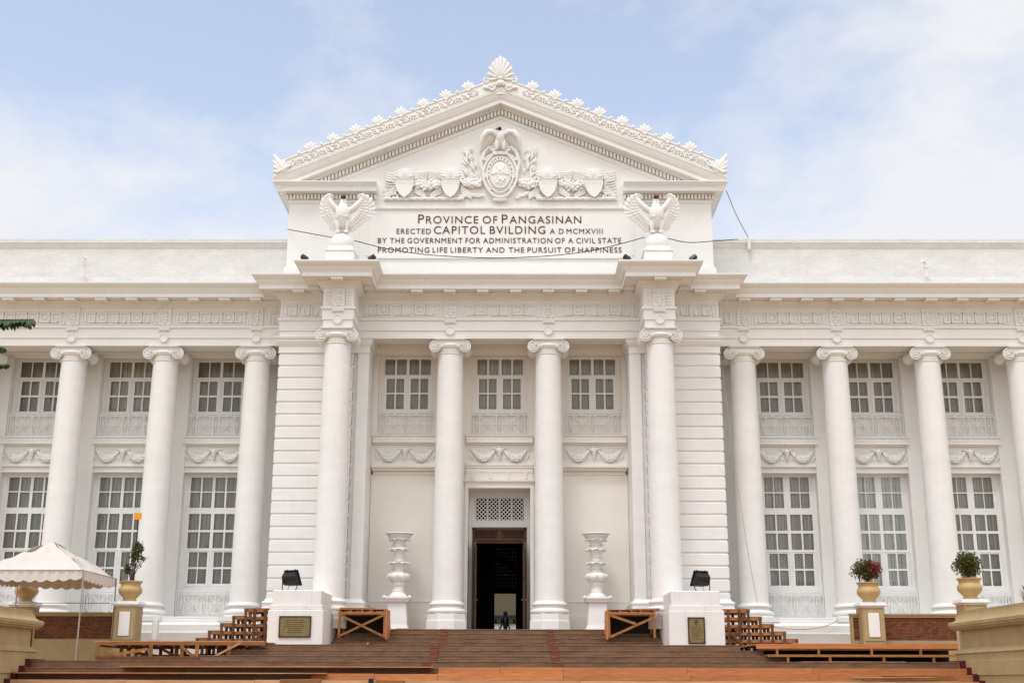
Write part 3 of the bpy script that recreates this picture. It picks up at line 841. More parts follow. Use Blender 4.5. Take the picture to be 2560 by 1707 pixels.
for s_, ang in ((-1, 82), (1, 86)):
    d = MB(); d.box(0, .80, -.025, .025, .02, 2.92)
    for z0, z1 in ((.15, .9), (1.0, 1.7), (1.8, 2.75)): d.box(.1, .7, -.04, .04, z0, z1)
    do = d.build('door_leaf', 'doorwood', B); do.location = (s_*.87, YD-.05, 0)
    do.rotation_euler = (0, 0, R(-ang) if s_ < 0 else R(-180+ang))
    h = MB(); h.blob((.72, -.06, 1.02), (.03, .03, .03)); h.blob((.72, .06, 1.02), (.03, .03, .03)); h.build('handle', 'brass', do, smooth=60)

# ---- dim hall behind, open to the yard at the back
ha = MB()
YB = 17.0
ha.box(-6, 6, YD+.12, YB, -.06, -.004); ha.box(-6, 6, YD+.4, YB, 5.2, 5.3)
ha.box(-6.1, -6, YD+.1, YB, 0, 5.3); ha.box(6, 6.1, YD+.1, YB, 0, 5.3)
wall_holes(ha, -6, 6, 0, 5.3, [(-.45, .51, 0, 2.29), (-.45, .55, 2.55, 4.35)], YB, .3)
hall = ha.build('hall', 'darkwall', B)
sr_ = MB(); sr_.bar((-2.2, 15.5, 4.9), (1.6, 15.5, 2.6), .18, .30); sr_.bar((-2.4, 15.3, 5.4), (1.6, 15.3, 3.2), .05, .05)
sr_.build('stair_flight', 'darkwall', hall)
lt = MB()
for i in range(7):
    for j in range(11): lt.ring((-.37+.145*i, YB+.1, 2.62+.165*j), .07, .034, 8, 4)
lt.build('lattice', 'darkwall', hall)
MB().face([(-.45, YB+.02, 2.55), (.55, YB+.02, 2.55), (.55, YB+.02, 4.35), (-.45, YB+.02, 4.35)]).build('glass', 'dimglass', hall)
# unseen roof, side and back walls, added so light does not leak in
sh = MB()
sh.box(-XE, XE, 1.3, 18, 11.30, 11.41)
sh.box(-XE, -XE+.3, .6, 18, -1.2, 11.4); sh.box(XE-.3, XE, .6, 18, -1.2, 11.4)
sh.box(-XE, -6.1, 17.6, 18, -1.2, 11.4); sh.box(6.1, XE, 17.6, 18, -1.2, 11.4); sh.box(-6.1, 6.1, 17.4, 17.8, 5.3, 11.4)
sh.build('light_blocking_shell', 'white', B)

# ---- attic block and pediment
YA, XA = -.10, 7.24
SL = .4228; ZT = 18.344
def ztop(x): return ZT - SL*abs(x)
at = MB()
at.prism([(-XA, 11.4), (XA, 11.4), (XA, 14.95), (0, 18.0), (-XA, 14.95)], YA, 9.0)
at.box(-XA-.07, XA+.07, YA-.10, 9.05, 11.4, 11.93); at.box(-XA-.04, XA+.04, YA-.06, 9.03, 11.93, 11.985)
at.box(-4.35, 4.35, YA-.22, YA+.02, 11.4, 11.96); at.box(-4.35, 4.35, YA-.18, YA+.02, 11.96, 12.22); at.box(-4.35, 4.35, YA-.24, YA+.02, 12.22, 12.30); at.box(-4.35, 4.35, YA-.14, YA+.02, 12.30, 12.385)
at.box(-4.4, 4.4, YA-.05, YA+.02, 14.055, 14.085); at.box(-4.4, 4.4, YA-.07, YA+.02, 14.085, 14.15)
for s_ in (-1, 1):
    for x in (4.52, 4.86): at.box(s_*x-.05, s_*x+.05, YA-.02, YA+.02, 12.385, 14.0)
    for k, z in enumerate((14.02, 14.08, 14.15, 14.21)):
        a, b = sorted((s_*4.75, s_*5.65)); at.box(a-.02*k, b+.02*k, YA-.03-.012*k, YA+.02, z-.022, z+.022)
attic = at.build('attic', 'white', B)
rc = [(0, 14.285), (.03, 14.29), (.05, 14.33), (.05, 14.39), (.02, 14.40), (.02, 14.575), (.13, 14.59), (.16, 14.63), (.35, 14.625), (.37, 14.60), (.385, 14.60), (.385, 14.755), (.41, 14.765),
      (.41, 14.79), (.435, 14.80), (.47, 14.85), (.50, 14.875), (.52, 14.88), (.52, 14.915), (0, 14.94)]
pd = MB()
for s_ in (-1, 1):
    path = [(-XA, 9.0), (-XA, YA), (-4.22, YA)] if s_ < 0 else [(4.22, YA), (XA, YA), (XA, 9.0)]
    pd.sweep(rc, path)
    x = 4.28
    while x < 7.36:
        pd.box(s_*x-.036, s_*x+.036, YA-.155, YA-.015, 14.415, 14.56); x += .121
    y = YA+.05
    while y < 8.8:
        a, b = sorted((s_*(XA+.06), s_*(XA+.155))); pd.box(a, b, y-.038, y+.038, 14.415, 14.56); y += .121
# raking cornice: (projection, height under the top edge)
rk = [(0, -.93), (.03, -.92), (.05, -.86), (.06, -.80), (.02, -.785), (.02, -.585), (.13, -.565), (.16, -.50), (.37, -.485), (.39, -.475), (.405, -.475), (.405, -.315), (.43, -.305), (.43, -.27), (.455, -.26), (.455, -.235),
      (.475, -.20), (.50, -.12), (.525, -.06), (.535, -.05), (.535, 0), (.30, .02), (-.3, .02)]
for s_ in (-1, 1):
    a = [pd.av((0, YA-d, ZT+h)) for d, h in rk]
    b = [pd.av((s_*(XA-.02+d), YA-d, ztop(XA-.02+d)+h)) for d, h in rk]
    for j in range(len(rk)-1): pd.f.append([a[j], b[j], b[j+1], a[j+1]])
    pd.f.append(b)
    x = .06
    while x < 7.0:
        if ztop(x)-.77 > 14.95:
            w = .036; zc = ztop(x)
            i = []
            for yy in (YA-.165, YA-.015):
                for xx, zz in ((x-w, -.765), (x+w, -.765), (x+w, -.605), (x-w, -.605)):
                    i.append(pd.av((s_*xx, yy, ztop(xx)+zz)))
            for q in ((0,3,2,1),(4,5,6,7),(0,1,5,4),(1,2,6,5),(2,3,7,6),(3,0,4,7)): pd.f.append([i[k] for k in q])
        x += .1215
    # roof plane
    pd.face([(0, YA-.45, ZT+.015), (s_*7.7, YA-.45, ztop(7.7)+.015), (s_*7.7, 9.1, ztop(7.7)+.015), (0, 9.1, ZT+.015)])
ped = pd.build('pediment', 'white', B)
# cresting along the rake
cr_ = MB(); YR = YA-.50
def palmette(mb, x, z, y, sc_=1.0, lean=0.0, n=5, thick=.06):
    for k in range(n):
        a = (k-(n-1)/2)/((n-1)/2)*.82 + lean
        L = (.32-.06*abs(k-(n-1)/2)/((n-1)/2))*sc_
        d = Vector((math.sin(a), 0, math.cos(a)))
        p = Vector((x, y, z))
        mb.petal(p+d*.04*sc_, p+d*L, .105*sc_, thick*sc_)
    mb.blob((x, y-.01, z), (.06*sc_, .05*sc_, .05*sc_), None, 8, 5)
for s_ in (-1, 1):
    # backing band
    cr_.prism([(0, ZT), (s_*7.70, ztop(7.70)), (s_*7.70, ztop(7.70)+.45), (0, ZT+.45)], YR, YR+.07)
    cr_.tube([(0, YR, ZT+.45), (s_*7.68, YR, ztop(7.68)+.45)], .035, 6); cr_.tube([(0, YR-.01, ZT+.03), (s_*7.7, YR-.01, ztop(7.7)+.03)], .03, 6)
    for k in range(9):
        x = 1.12+.772*k
        if x < 7.4:
            z = ztop(x)
            if k < 8: palmette(cr_, s_*x, z+.40, YR-.01, 1.22)
            for q in (-1, 1):
                cr_.spiral((s_*x+q*.11, YR-.02, z-s_*q*.11*SL+.20), .085, .025, 1.5, .022, q, n=20, m=4)
                cr_.tube([(s_*x+q*.2, YR-.02, z-s_*q*.2*SL+.10), (s_*x+q*.24, YR-.02, z-s_*q*.24*SL+.24), (s_*x+q*.32, YR-.02, z-s_*q*.32*SL+.27)], [.03, .025, .02], 5)
                cr_.ring((s_*x+q*.30, YR-.02, z-s_*q*.30*SL+.16), .05, .022, 9, 4)
                cr_.blob((s_*x+q*.20, YR-.02, z-s_*q*.2*SL+.33), (.04, .03, .04), None, 6, 4)
            cr_.blob((s_*x, YR-.03, z+.14), (.06, .05, .09), None, 8, 5); cr_.blob((s_*x, YR-.03, z+.30), (.05, .04, .05), None, 8, 5)
        xb = x+.386
        if xb < 7.3:
            z = ztop(xb)
            cr_.blob((s_*xb, YR-.01, z+.51), (.065, .055, .065), None, 8, 6); cr_.blob((s_*xb, YR-.02, z+.28), (.04, .035, .05), None, 6, 4)
            cr_.ring((s_*xb, YR-.02, z+.12), .055, .022, 9, 4)
cr_.build('cresting', 'relief', ped, smooth=50)
# acroteria
ac = MB()
YR -= .014
ac.prism([(-.62, 18.15), (-.60, 18.60), (-.45, 18.78), (-.38, 18.62), (-.42, 18.92), (-.36, 19.22), (-.2, 19.46), (0, 19.62), (.2, 19.46), (.36, 19.22), (.42, 18.92), (.38, 18.62), (.45, 18.78), (.60, 18.60), (.62, 18.15)], YR, YR+.10)
p0 = Vector((0, YR-.03, 18.72))
for k in range(11):
    a = (k-5)/5*1.65
    L = .90 - .46*abs(k-5)/5
    d = Vector((math.sin(a)*.62, 0, math.cos(a) if abs(a) < 1.5 else -.06)).normalized()
    ac.petal(p0+d*.10, p0+d*L, .115, .09)
ac.blob(p0+Vector((0, -.05, 0)), (.11, .07, .08))
ac.blob((0, YR-.05, 18.55), (.16, .08, .12))
for s_ in (-1, 1):
    ac.spiral((s_*.48, YR-.02, 18.66), .12, .03, 1.7, .035, s_); ac.spiral((s_*.30, YR-.05, 18.36), .14, .03, 1.7, .04, -s_)
    for k in range(6): ac.blob((s_*(.10+.09*k), YR-.05, 18.48-.03*k+.05*(k % 2)), (.06, .05, .06), None, 6, 5)
ac.build('acroterion', 'relief', ped, smooth=50)
for s_ in (-1, 1):
    c = MB()
    x = 7.70; z = ztop(7.7)
    c.prism([(s_*(x-.75), z+.33), (s_*(x+.04), z-.05), (s_*(x+.06), z+.74), (s_*(x-.1), z+.58), (s_*(x-.3), z+.50), (s_*(x-.5), z+.45)], YR, YR+.1)
    for k, (dx, dz) in enumerate(((.07, .16), (.08, .38), (.09, .58), (.07, .82), (-.06, .70), (-.17, .60), (-.30, .58), (-.44, .50))):
        c.petal((s_*(x-.26), YR-.02, z+.14), (s_*(x+dx), YR-.02, z+dz), .13, .09)
    c.spiral((s_*(x-.42), YR-.02, z+.42), .10, .03, 1.5, .03, s_); c.spiral((s_*(x-.30), YR-.03, z+.22), .11, .03, 1.5, .03, -s_)
    for k in range(7): c.blob((s_*(x-.1-.07*k), YR-.04, z+.12+.04*k), (.05, .04, .05), None, 6, 4)
    # leaf that turns the corner along the side
    for k in range(4): c.petal((s_*(x+.03), YR+.1+.08*k, z+.1), (s_*(x+.05), YR+.15+.12*k, z+.75-.12*k), .1, .06, (1, 0, 0))
    c.build('acroterion', 'relief', ped, smooth=50)

# ---- coat of arms with shields and garlands
YT = YA-.02
ca = MB()
# cartouche: oval mouldings, scrolled strapwork
def oval(mb, rx, rz, cz, r, y, n=36):
    P = [(rx*math.cos(2*math.pi*k/n)*(1-.10*max(0, -math.sin(2*math.pi*k/n))), y, cz+rz*math.sin(2*math.pi*k/n)) for k in range(n)]
    mb.tube(P, r, 6, closed=True)
CZ = 15.28
ca.prism([(.60*math.cos(2*math.pi*k/40)*(1-.15*max(0, -math.sin(2*math.pi*k/40))), CZ+.86*math.sin(2*math.pi*k/40)) for k in range(40)], YT-.10, YT+.03)
ca.blob((0, YT-.10, CZ), (.42, .10, .60), None, 20, 12)
oval(ca, .58, .82, CZ, .05, YT-.12); oval(ca, .46, .66, CZ, .03, YT-.16); oval(ca, .36, .52, CZ+.02, .02, YT-.18)
for s_ in (-1, 1):
    ca.spiral((s_*.47, YT-.15, CZ-.06), .09, .02, 1.5, .035, -s_); ca.spiral((s_*.30, YT-.14, CZ-.50), .08, .02, 1.4, .03, s_)
    ca.spiral((s_*.26, YT-.16, CZ+.98), .15, .03, 1.6, .045, -s_)
    ca.tube([(s_*.36, YT-.14, CZ+1.06), (s_*.55, YT-.13, CZ+.85), (s_*.66, YT-.12, CZ+.50), (s_*.62, YT-.10, CZ+.2), (s_*.52, YT-.12, CZ-.02)], [.04, .06, .06, .05, .04], 6)
    ca.tube([(s_*.20, YT-.14, CZ+.80), (s_*.42, YT-.14, CZ+.68), (s_*.50, YT-.14, CZ+.55)], [.04, .04, .03], 6)
    ca.spiral((s_*.52, YT-.14, CZ+.58), .07, .02, 1.3, .03, s_)
ca.box(-.26, .26, YT-.20, YT-.02, CZ+.74, CZ+.86)
for k in range(11):
    a = math.pi*(k+.5)/11
    ca.petal((.36*math.cos(a), YT-.15, CZ+.02+.52*math.sin(a)), (.46*math.cos(a), YT-.16, CZ+.02+.66*math.sin(a)), .10, .05)
# device in the oval
ca.box(-.30, .30, YT-.215, YT-.17, CZ+.0, CZ+.025); ca.box(-.18, .18, YT-.215, YT-.17, CZ+.05, CZ+.075)
ca.ring((0, YT-.20, CZ+.10), .06, .02, 10, 4, a0=0, a1=math.pi)
for s_ in (-1, 1): ca.bar((s_*.10, YT-.2, CZ+.18), (s_*.15, YT-.2, CZ+.34), .02, .02, (0, 1, 0))
for x, z, r in ((0, -.18, .09), (.10, -.24, .06), (-.10, -.30, .05), (.16, -.16, .04), (-.06, -.10, .05), (.03, -.33, .05)): ca.blob((x, YT-.19, CZ+z), (r, .04, r*.9), None, 8, 6)
ca.petal((0, YT-.08, CZ-.78), (0, YT-.1, CZ-.98), .5, .12)
arms = ca.build('coat_of_arms', 'relief', B, smooth=50)
# eagle over the cartouche
eg = MB()
eg.tube([(0, YT-.20, 16.36), (0, YT-.28, 16.55), (0, YT-.32, 16.72), (0, YT-.34, 16.80)], [.10, .15, .14, .09], 10)
for s_ in (-1, 1):
    eg.tube([(s_*.10, YT-.24, 16.50), (s_*.12, YT-.28, 16.36), (s_*.11, YT-.26, 16.18)], [.085, .085, .045], 8)
    lead = [(s_*.12, YT-.22, 16.72), (s_*.30, YT-.30, 16.82), (s_*.46, YT-.32, 16.80), (s_*.60, YT-.30, 16.62), (s_*.68, YT-.22, 16.38), (s_*.70, YT-.12, 16.10)]
    eg.tube(lead, [.08, .10, .11, .09, .07, .03], 8)
    for k in range(9):
        t = k/8; i = min(4, int(t*5)); f = t*5-i
        p = Vector(lead[i]).lerp(Vector(lead[i+1]), f)
        q = Vector((s_*(.22+.44*t), YT-.04, 16.42-.36*t**1.2+.05))
        eg.petal(p, q, .15, .05)
eg.build('eagle', 'relief', arms, smooth=50)
eh = MB(); eh.blob((-.02, YT-.40, 16.88), (.075, .09, .065), Euler((0, R(-25), 0))); eh.petal((-.06, YT-.44, 16.87), (-.16, YT-.48, 16.81), .06, .06)
eh.build('eagle_head', 'maroonhead', arms, smooth=60)
def shield(x):
    g = MB(); zt, zb = 15.13, 14.44
    out_ = [(-.32, 0), (.32, 0), (.31, -.20), (.25, -.42), (.14, -.58), (0, -.69), (-.14, -.58), (-.25, -.42), (-.31, -.20)]
    g.prism([(x+a, zt+b) for a, b in out_], YT-.16, YT+.03)
    P = [(x+a*.96, YT-.165, zt+b*.97-.01) for a, b in out_]; g.tube(P, .022, 5, closed=True)
    for j in range(2):
        for k in range(6):
            g.blob((x-.22+.088*k+.02*j, YT-.165, zt-.10-.07*j), (.022, .02, .022), None, 6, 4)
    o = g.build('shield', 'relief', arms, smooth=40)
    h = MB()
    for k in range(9):
        a = (k-4)/4*1.25; d = Vector((math.sin(a), 0, math.cos(a)))
        p = Vector((x, YT-.08, zt+.05)); h.petal(p+d*.02, p+d*(.385), .115, .10)
    h.prism([(x+.235*math.sin(2*math.pi*k/24), zt+.20+.235*math.cos(2*math.pi*k/24)) for k in range(24)], YT-.07, YT+.03)
    h.build('shell', 'relief', arms, smooth=50)
for x in (-3.29, -1.71, 1.64, 3.22): shield(x)
rnd = random.Random(3)
def cluster(x0, x1, zt, sag, r, n):
    for k in range(n):
        t = rnd.random(); x = x0+(x1-x0)*t; z = zt-sag*math.sin(math.pi*t)
        rr = r*(.35+.65*math.sin(math.pi*t))
        a = rnd.uniform(0, 6.28); q = rnd.random()**.5
        ga.petal((x+rr*q*math.cos(a)-.05, YT-.03-rr*.6*math.sqrt(max(0, 1-q*q)), z+rr*q*math.sin(a)), (x+rr*q*math.cos(a)+.07, YT-.05-rr*.6*math.sqrt(max(0, 1-q*q)), z+rr*q*math.sin(a)+rnd.uniform(-.09, .09)), .10, .075, nu=6, nv=4)
    P = [(x0+(x1-x0)*k/12, YT-.03, zt-sag*math.sin(math.pi*k/12)) for k in range(13)]
    ga.tube(P, [.72*r*(.4+.6*math.sin(math.pi*k/12)) for k in range(13)], 8)
for s_ in (-1, 1):
    ga = MB()
    a, b = (s_*2.97, s_*2.03); cluster(min(a, b), max(a, b), 15.02, .13, .20, 90)
    a, b = (s_*1.36, s_*.66); cluster(min(a, b), max(a, b), 15.08, .13, .19, 70)
    # leaf sprays beside the cartouche
    for k in range(26):
        t = k/25; x = s_*(.72+.42*rnd.random()+.12*t); z = 15.15+1.05*t
        a = rnd.uniform(-.9, .9); d = Vector((s_*math.sin(abs(a)+.2), 0, math.cos(a)))
        ga.petal(Vector((x, YT-.03, z)), Vector((x, YT-.06, z))+d*.22, .09, .05, nu=6, nv=4)
    for k in range(22):
        t = k/21; x = s_*(.48+.80*t); z = 14.46+.10*rnd.random()+.10*math.sin(3*t)
        a = rnd.uniform(-.6, .6); ga.petal((x, YT-.04, z), (x+s_*.20, YT-.06, z+.12*a), .08, .06, nu=6, nv=4)
    # draped flags between and beyond the shields
    for j, (xa, xb) in enumerate(((1.36, 1.40), (2.05, 2.48), (2.95, 2.52), (3.58, 3.95))):
        for k in range(7):
            z = 15.42-.05*k
            ga.tube([(s_*xa, YT-.03, z-.02*k), (s_*(xa+xb)/2, YT-.06, z-.04), (s_*xb, YT-.03, z+.03-.0*k)], .024, 5)
    for k in range(9):
        a = k/8; ga.tube([(s_*3.60, YT-.04, 15.35-.09*k), (s_*(3.80), YT-.06, 15.37-.10*k), (s_*3.97, YT-.03, 15.44-.10*k)], .026, 5)
    for xa in (3.58, 2.94, 2.02, 1.36):
        for k in range(4): ga.tube([(s_*xa, YT-.03, 14.95-.09*k), (s_*(xa+(.38 if xa in (3.58, 2.02) else -.38)*1.0), YT-.05, 14.58-.05*k)], .035, 5)
    for k in range(26):
        x = s_*(3.40+.58*rnd.random()); ga.blob((x, YT-.05, 14.46+.28*rnd.random()), (.05, .05, .045), None, 6, 4)
    P = [(s_*(1.25+2.75*k/40), YT-.04-.02*(k % 2), 14.43+.018*math.sin(k*1.7)) for k in range(41)]
    ga.tube(P, .055, 6)
    # wings of the shells
    for x in (1.675, 3.255):
        for q in (-1, 1):
            for k in range(6): ga.petal((s_*x+q*.20, YT-.04, 15.18+.02*k), (s_*x+q*(.50-.02*k), YT-.06, 15.22+.045*k), .06, .05, nu=6, nv=4)
    ga.build('garland', 'relief', arms, smooth=50)

# ---- inscription
def text_line(runs, x0, x1, zbase, y=YA):
    """runs: list of (string, cap height)"""
    obs = []; x = 0
    verts = []; faces = []
    for s_, h in runs:
        cu = bpy.data.curves.new('txt', 'FONT'); cu.body = s_; cu.size = h/.729; cu.extrude = .012; cu.offset = -.0022*h/.3; cu.space_character = 1.14; cu.resolution_u = 4
        ob = bpy.data.objects.new('txt', cu); col.objects.link(ob)
        dg = bpy.context.evaluated_depsgraph_get()
        me = bpy.data.meshes.new_from_object(ob.evaluated_get(dg))
        xs = [v.co.x for v in me.vertices]
        if xs:
            mn, mx_ = min(xs), max(xs); o = len(verts)
            verts += [(v.co.x-mn+x, v.co.z, v.co.y) for v in me.vertices]; faces += [[k+o for k in p.vertices] for p in me.polygons]
            x += (mx_-mn) + h*.20
        bpy.data.objects.remove(ob); bpy.data.curves.remove(cu); bpy.data.meshes.remove(me)
        if s_.endswith('  '): x += h*.34
    W = max(v[0] for v in verts); k = (x1-x0)/W
    mb = MB(); mb.v = [Vector((x0+v[0]*k, y-.006+v[1], zbase+v[2])) for v in verts]; mb.f = faces
    return mb.build('inscription', 'letters', B)
text_line([('P', .345), ('ROVINCE  ', .285), ('OF  ', .285), ('P', .345), ('ANGASINAN', .285)], -2.80, 2.776, 13.555)
text_line([('ERECTED  ', .195), ('CAPITOL  ', .295), ('BVILDING  ', .295), ('A D  ', .195), ('MCMXVIII', .195)], -3.53, 3.50, 13.178)
text_line([('BY THE  ', .20), ('GOVERNMENT  ', .20), ('FOR  ', .20), ('ADMINISTRATION  ', .20), ('OF A  ', .20), ('CIVIL  ', .20), ('STATE', .20)], -4.16, 4.13, 12.84)
text_line([('PROMOTING  ', .20), ('LIFE  ', .20), ('LIBERTY  ', .20), ('AND THE  ', .20), ('PURSUIT  ', .20), ('OF  ', .20), ('HAPPINESS', .20)], -4.15, 4.137, 12.50)

# ---- pipes of the building
for s_ in (-1, 1):
    g = MB(); x = s_*7.47
    g.tube([(x-s_*.0, W0-.14, 10.85), (x, W0-.14, 10.35), (x, W0-.14, 10.18), (x-s_*.04, W0-.14, 10.10), (x-s_*.14, W0-.16, 10.06), (x-s_*.28, W0-.2, 10.06)], .06, 10)
    g.ring((x, W0-.14, 10.45), .065, .014, 12, 4, axis='Z'); g.build('drain_pipe', 'pipe', B, smooth=50)
g = MB(); g.tube([(-14.28, .35, 11.8), (-14.28, .35, 12.38), (-14.27, .33, 12.46), (-14.24, .30, 12.49)], .055, 10); g.ring((-14.28, .35, 12.2), .06, .02, 12, 4, axis='Z'); g.ring((-14.28, .35, 12.3), .06, .015, 12, 4, axis='Z'); g.build('vent_pipe', 'pipe', B, smooth=50)
g = MB(); g.tube([(14.56, .35, 11.8), (14.56, .35, 12.22), (14.54, .33, 12.32), (14.46, .31, 12.36), (14.42, .31, 12.28)], .06, 10); g.ring((14.56, .35, 12.12), .07, .02, 12, 4, axis='Z'); g.build('vent_pipe', 'pipe', B, smooth=50)
g = MB(); g.box(8.56, 8.66, .58, .68, 12.88, 13.32); g.build('junction_box', 'pipe', B)

# ================================================================== EAGLE STATUES
def eagle_statue():
    root = thing('eagle_statue', 'white eagle statue with dark red head on the cornice left of the inscription', 'statue', (-CB-.03, -1.30, 11.39), 0, 'eagle statues on the cornice')
    p = MB(); p.cbox(-.46, .46, -.46, .46, 0, .60, .015); p.cbox(-.49, .49, -.49, .49, .60, .645, .01); p.cbox(-.42, .42, -.42, .42, .645, .785, .012)
    p.build('plinth', 'white', root)
    MB().blob((0, 0, .97), (.385, .385, .37), None, 32, 20).build('orb', 'white', root, smooth=60)
    e = MB(); Z0 = -11.39
    # trunk, neck, legs
    e.tube([(0, -.02, 1.55), (0, -.06, 1.72), (0, -.12, 1.92), (0, -.16, 2.08), (0, -.14, 2.24), (0, -.13, 2.38), (0, -.15, 2.50)], [.10, .20, .25, .24, .16, .11, .10], 14)
    e.tube([(0, .08, 1.70), (0, .14, 1.50), (0, .18, 1.34)], [.18, .20, .12], 10)
    for s_ in (-1, 1):
        e.tube([(s_*.14, -.10, 1.82), (s_*.155, -.16, 1.66), (s_*.15, -.13, 1.50), (s_*.14, -.12, 1.36)], [.11, .10, .06, .05], 10)
        for k in (-1, 0, 1): e.tube([(s_*.14, -.12, 1.37), (s_*.14+k*.05, -.22, 1.36), (s_*.14+k*.06, -.27, 1.31)], [.035, .028, .015], 6)
    rnd = random.Random(5)
    for k in range(60):
        a = rnd.uniform(-1.2, 1.2); z = rnd.uniform(1.82, 2.16); q = .225 if z < 2.1 else .19
        e.petal((q*math.sin(a), -.13-q*math.cos(a)*.92, z+.04), (q*math.sin(a)*1.04, -.14-q*math.cos(a), z-.04), .07, .05, (math.sin(a), -math.cos(a), 0), 6, 4)
    # wings: inner one broader; feathers fan out from the arm, the tips curl over at the top
    for s_, W in ((1, 1.0), (-1, .74)):
        def wp(x, y, z): return Vector((s_*x*W if x > .25 else s_*x*(.4+.6*W), y, z))
        arm = [wp(.12, -.08, 2.08), wp(.28, -.12, 2.15), wp(.44, -.16, 2.27), wp(.56, -.18, 2.40), wp(.62, -.18, 2.52)]
        e.tube(arm, [.11, .105, .10, .09, .06], 10)
        tips = [(.56, -.26, 2.655), (.70, -.24, 2.665), (.84, -.20, 2.62), (.96, -.16, 2.52), (1.03, -.12, 2.38), (1.06, -.09, 2.22), (1.05, -.07, 2.06), (.98, -.06, 1.93), (.88, -.05, 1.84), (.78, -.04, 1.76), (.67, -.03, 1.67), (.57, -.02, 1.58), (.47, -.01, 1.49), (.36, 0, 1.42)]
        n_ = len(tips)-1
        for k, (tx, ty, tz) in enumerate(tips):
            t = 1-k/n_
            root_ = wp(.20+.38*t**.8, -.05-.04*t, 1.72+.78*t)
            q = wp(tx, ty, tz)
            e.petal(root_, q+(q-root_)*.03, .26 if k < 6 else .19, .075, (0, -1, .15))
            e.petal(root_+Vector((0, -.045, .02)), root_.lerp(q, .66)+Vector((0, -.04, 0)), .15, .07, (0, -1, .15))
            e.petal(root_+Vector((0, -.08, .03)), root_.lerp(q, .40)+Vector((0, -.075, 0)), .13, .07, (0, -1, .15))
        for k in range(5):
            e.petal((s_*(.10+.03*k), .04, 1.74), (s_*(.20+.07*k), 0, 1.36+.04*k), .16, .08)
    e.build('eagle', 'relief', root, smooth=50)
    h = MB(); h.blob((0, -.17, 2.565), (.085, .105, .09), None, 12, 8); h.petal((0, -.25, 2.57), (.03, -.36, 2.50), .06, .07)
    h.build('head', 'maroonhead', root, smooth=60)
    return root
es = eagle_statue()
e2 = copy_tree(es); e2.location = (CB+.03, -1.30, 11.39); e2.scale = (-1, 1, 1)
relabel(e2, 'white eagle statue with dark red head on the cornice right of the inscription')

# small spotlights on the cornice corners
def spot():
    root = thing('spotlight', 'small black spotlight at the outer end of the cornice block left of the inscription', 'spotlight', (-6.22, -2.38, 11.385), 0, 'small black spotlights on the cornice')
    T = Matrix.Translation((0, 0, .14)) @ Matrix.Rotation(R(35), 4, 'Y') @ Matrix.Rotation(R(-30), 4, 'X')
    g = MB(); g.T = T; g.cbox(-.12, .12, -.06, .07, -.07, .08, .02); g.build('housing', 'black', root)
    g = MB(); g.T = T; g.box(-.10, .10, .071, .076, -.055, .06); g.build('lens', 'blackglass', root)
    g = MB(); g.tube([(-.03, 0, 0), (-.03, 0, .10), (.03, 0, .16)], .014, 6); g.build('bracket', 'black', root)
    return root
s0 = spot()
for x, sx, lb in ((-4.06, -1, 'small black spotlight at the inner end of the cornice block left of the inscription'),
                  (4.10, 1, 'small black spotlight at the inner end of the cornice block right of the inscription'),
                  (6.22, -1, 'small black spotlight at the outer end of the cornice block right of the inscription')):
    c = relabel(copy_tree(s0), lb); c.location = (x, -2.38, 11.385); c.scale = (sx, 1, 1)

# cables
def cable(pts, r, label, cat='cable', n=6, mt='cable', name='cable'):
    P = [Vector(p) for p in pts]; Q = []
    for i in range(len(P)-1):
        p0, p1, p2, p3 = P[max(0, i-1)], P[i], P[i+1], P[min(len(P)-1, i+2)]
        for k in range(8):
            t = k/8
            Q.append(.5*((2*p1)+(p2-p0)*t+(2*p0-5*p1+4*p2-p3)*t*t+(3*p1-p0-3*p2+p3)*t**3))
    Q.append(P[-1])
    o = MB().tube(Q, r, n).build(name, mt, smooth=60)
    return tag(o, label, cat)
cable([(-7.25, -.16, 13.32), (-6.245, -.75, 12.93), (-5.55, -1.28, 12.62)], .014, 'black cable from the attic corner to the left eagle statue')
cable([(-4.80, -1.30, 12.50), (-3.6, -1.25, 12.21), (-2.2, -1.22, 12.02), (0, -1.2, 11.93), (2.2, -1.22, 12.05), (3.6, -1.25, 12.30), (4.80, -1.30, 12.62)], .014, 'long black cable sagging across the inscription between both eagle statues')
cable([(5.58, -1.28, 12.58), (6.3, -.9, 12.58), (7.3, -.3, 12.85), (8.2, .5, 13.2)], .014, 'black cable from the right eagle statue to the wing parapet')
cable([(7.72, -.45, 14.62), (8.12, .1, 13.95), (8.61, .62, 13.28)], .012, 'straight black wire from pediment corner down to the white box on the parapet')
cable([(7.36, .2, 9.3), (7.62, .1, 6.0), (7.95, .05, 2.6), (8.2, .12, .9)], .010, 'thin grey cord hanging between right pier and first wing column', mt='grille')
cable([(8.3, .05, .20), (8.9, .05, .10), (9.6, .05, .07), (10.2, .05, .14), (10.7, .05, .34)], .013, 'pale wire sagging along the podium of the right wing', mt='plyedge')

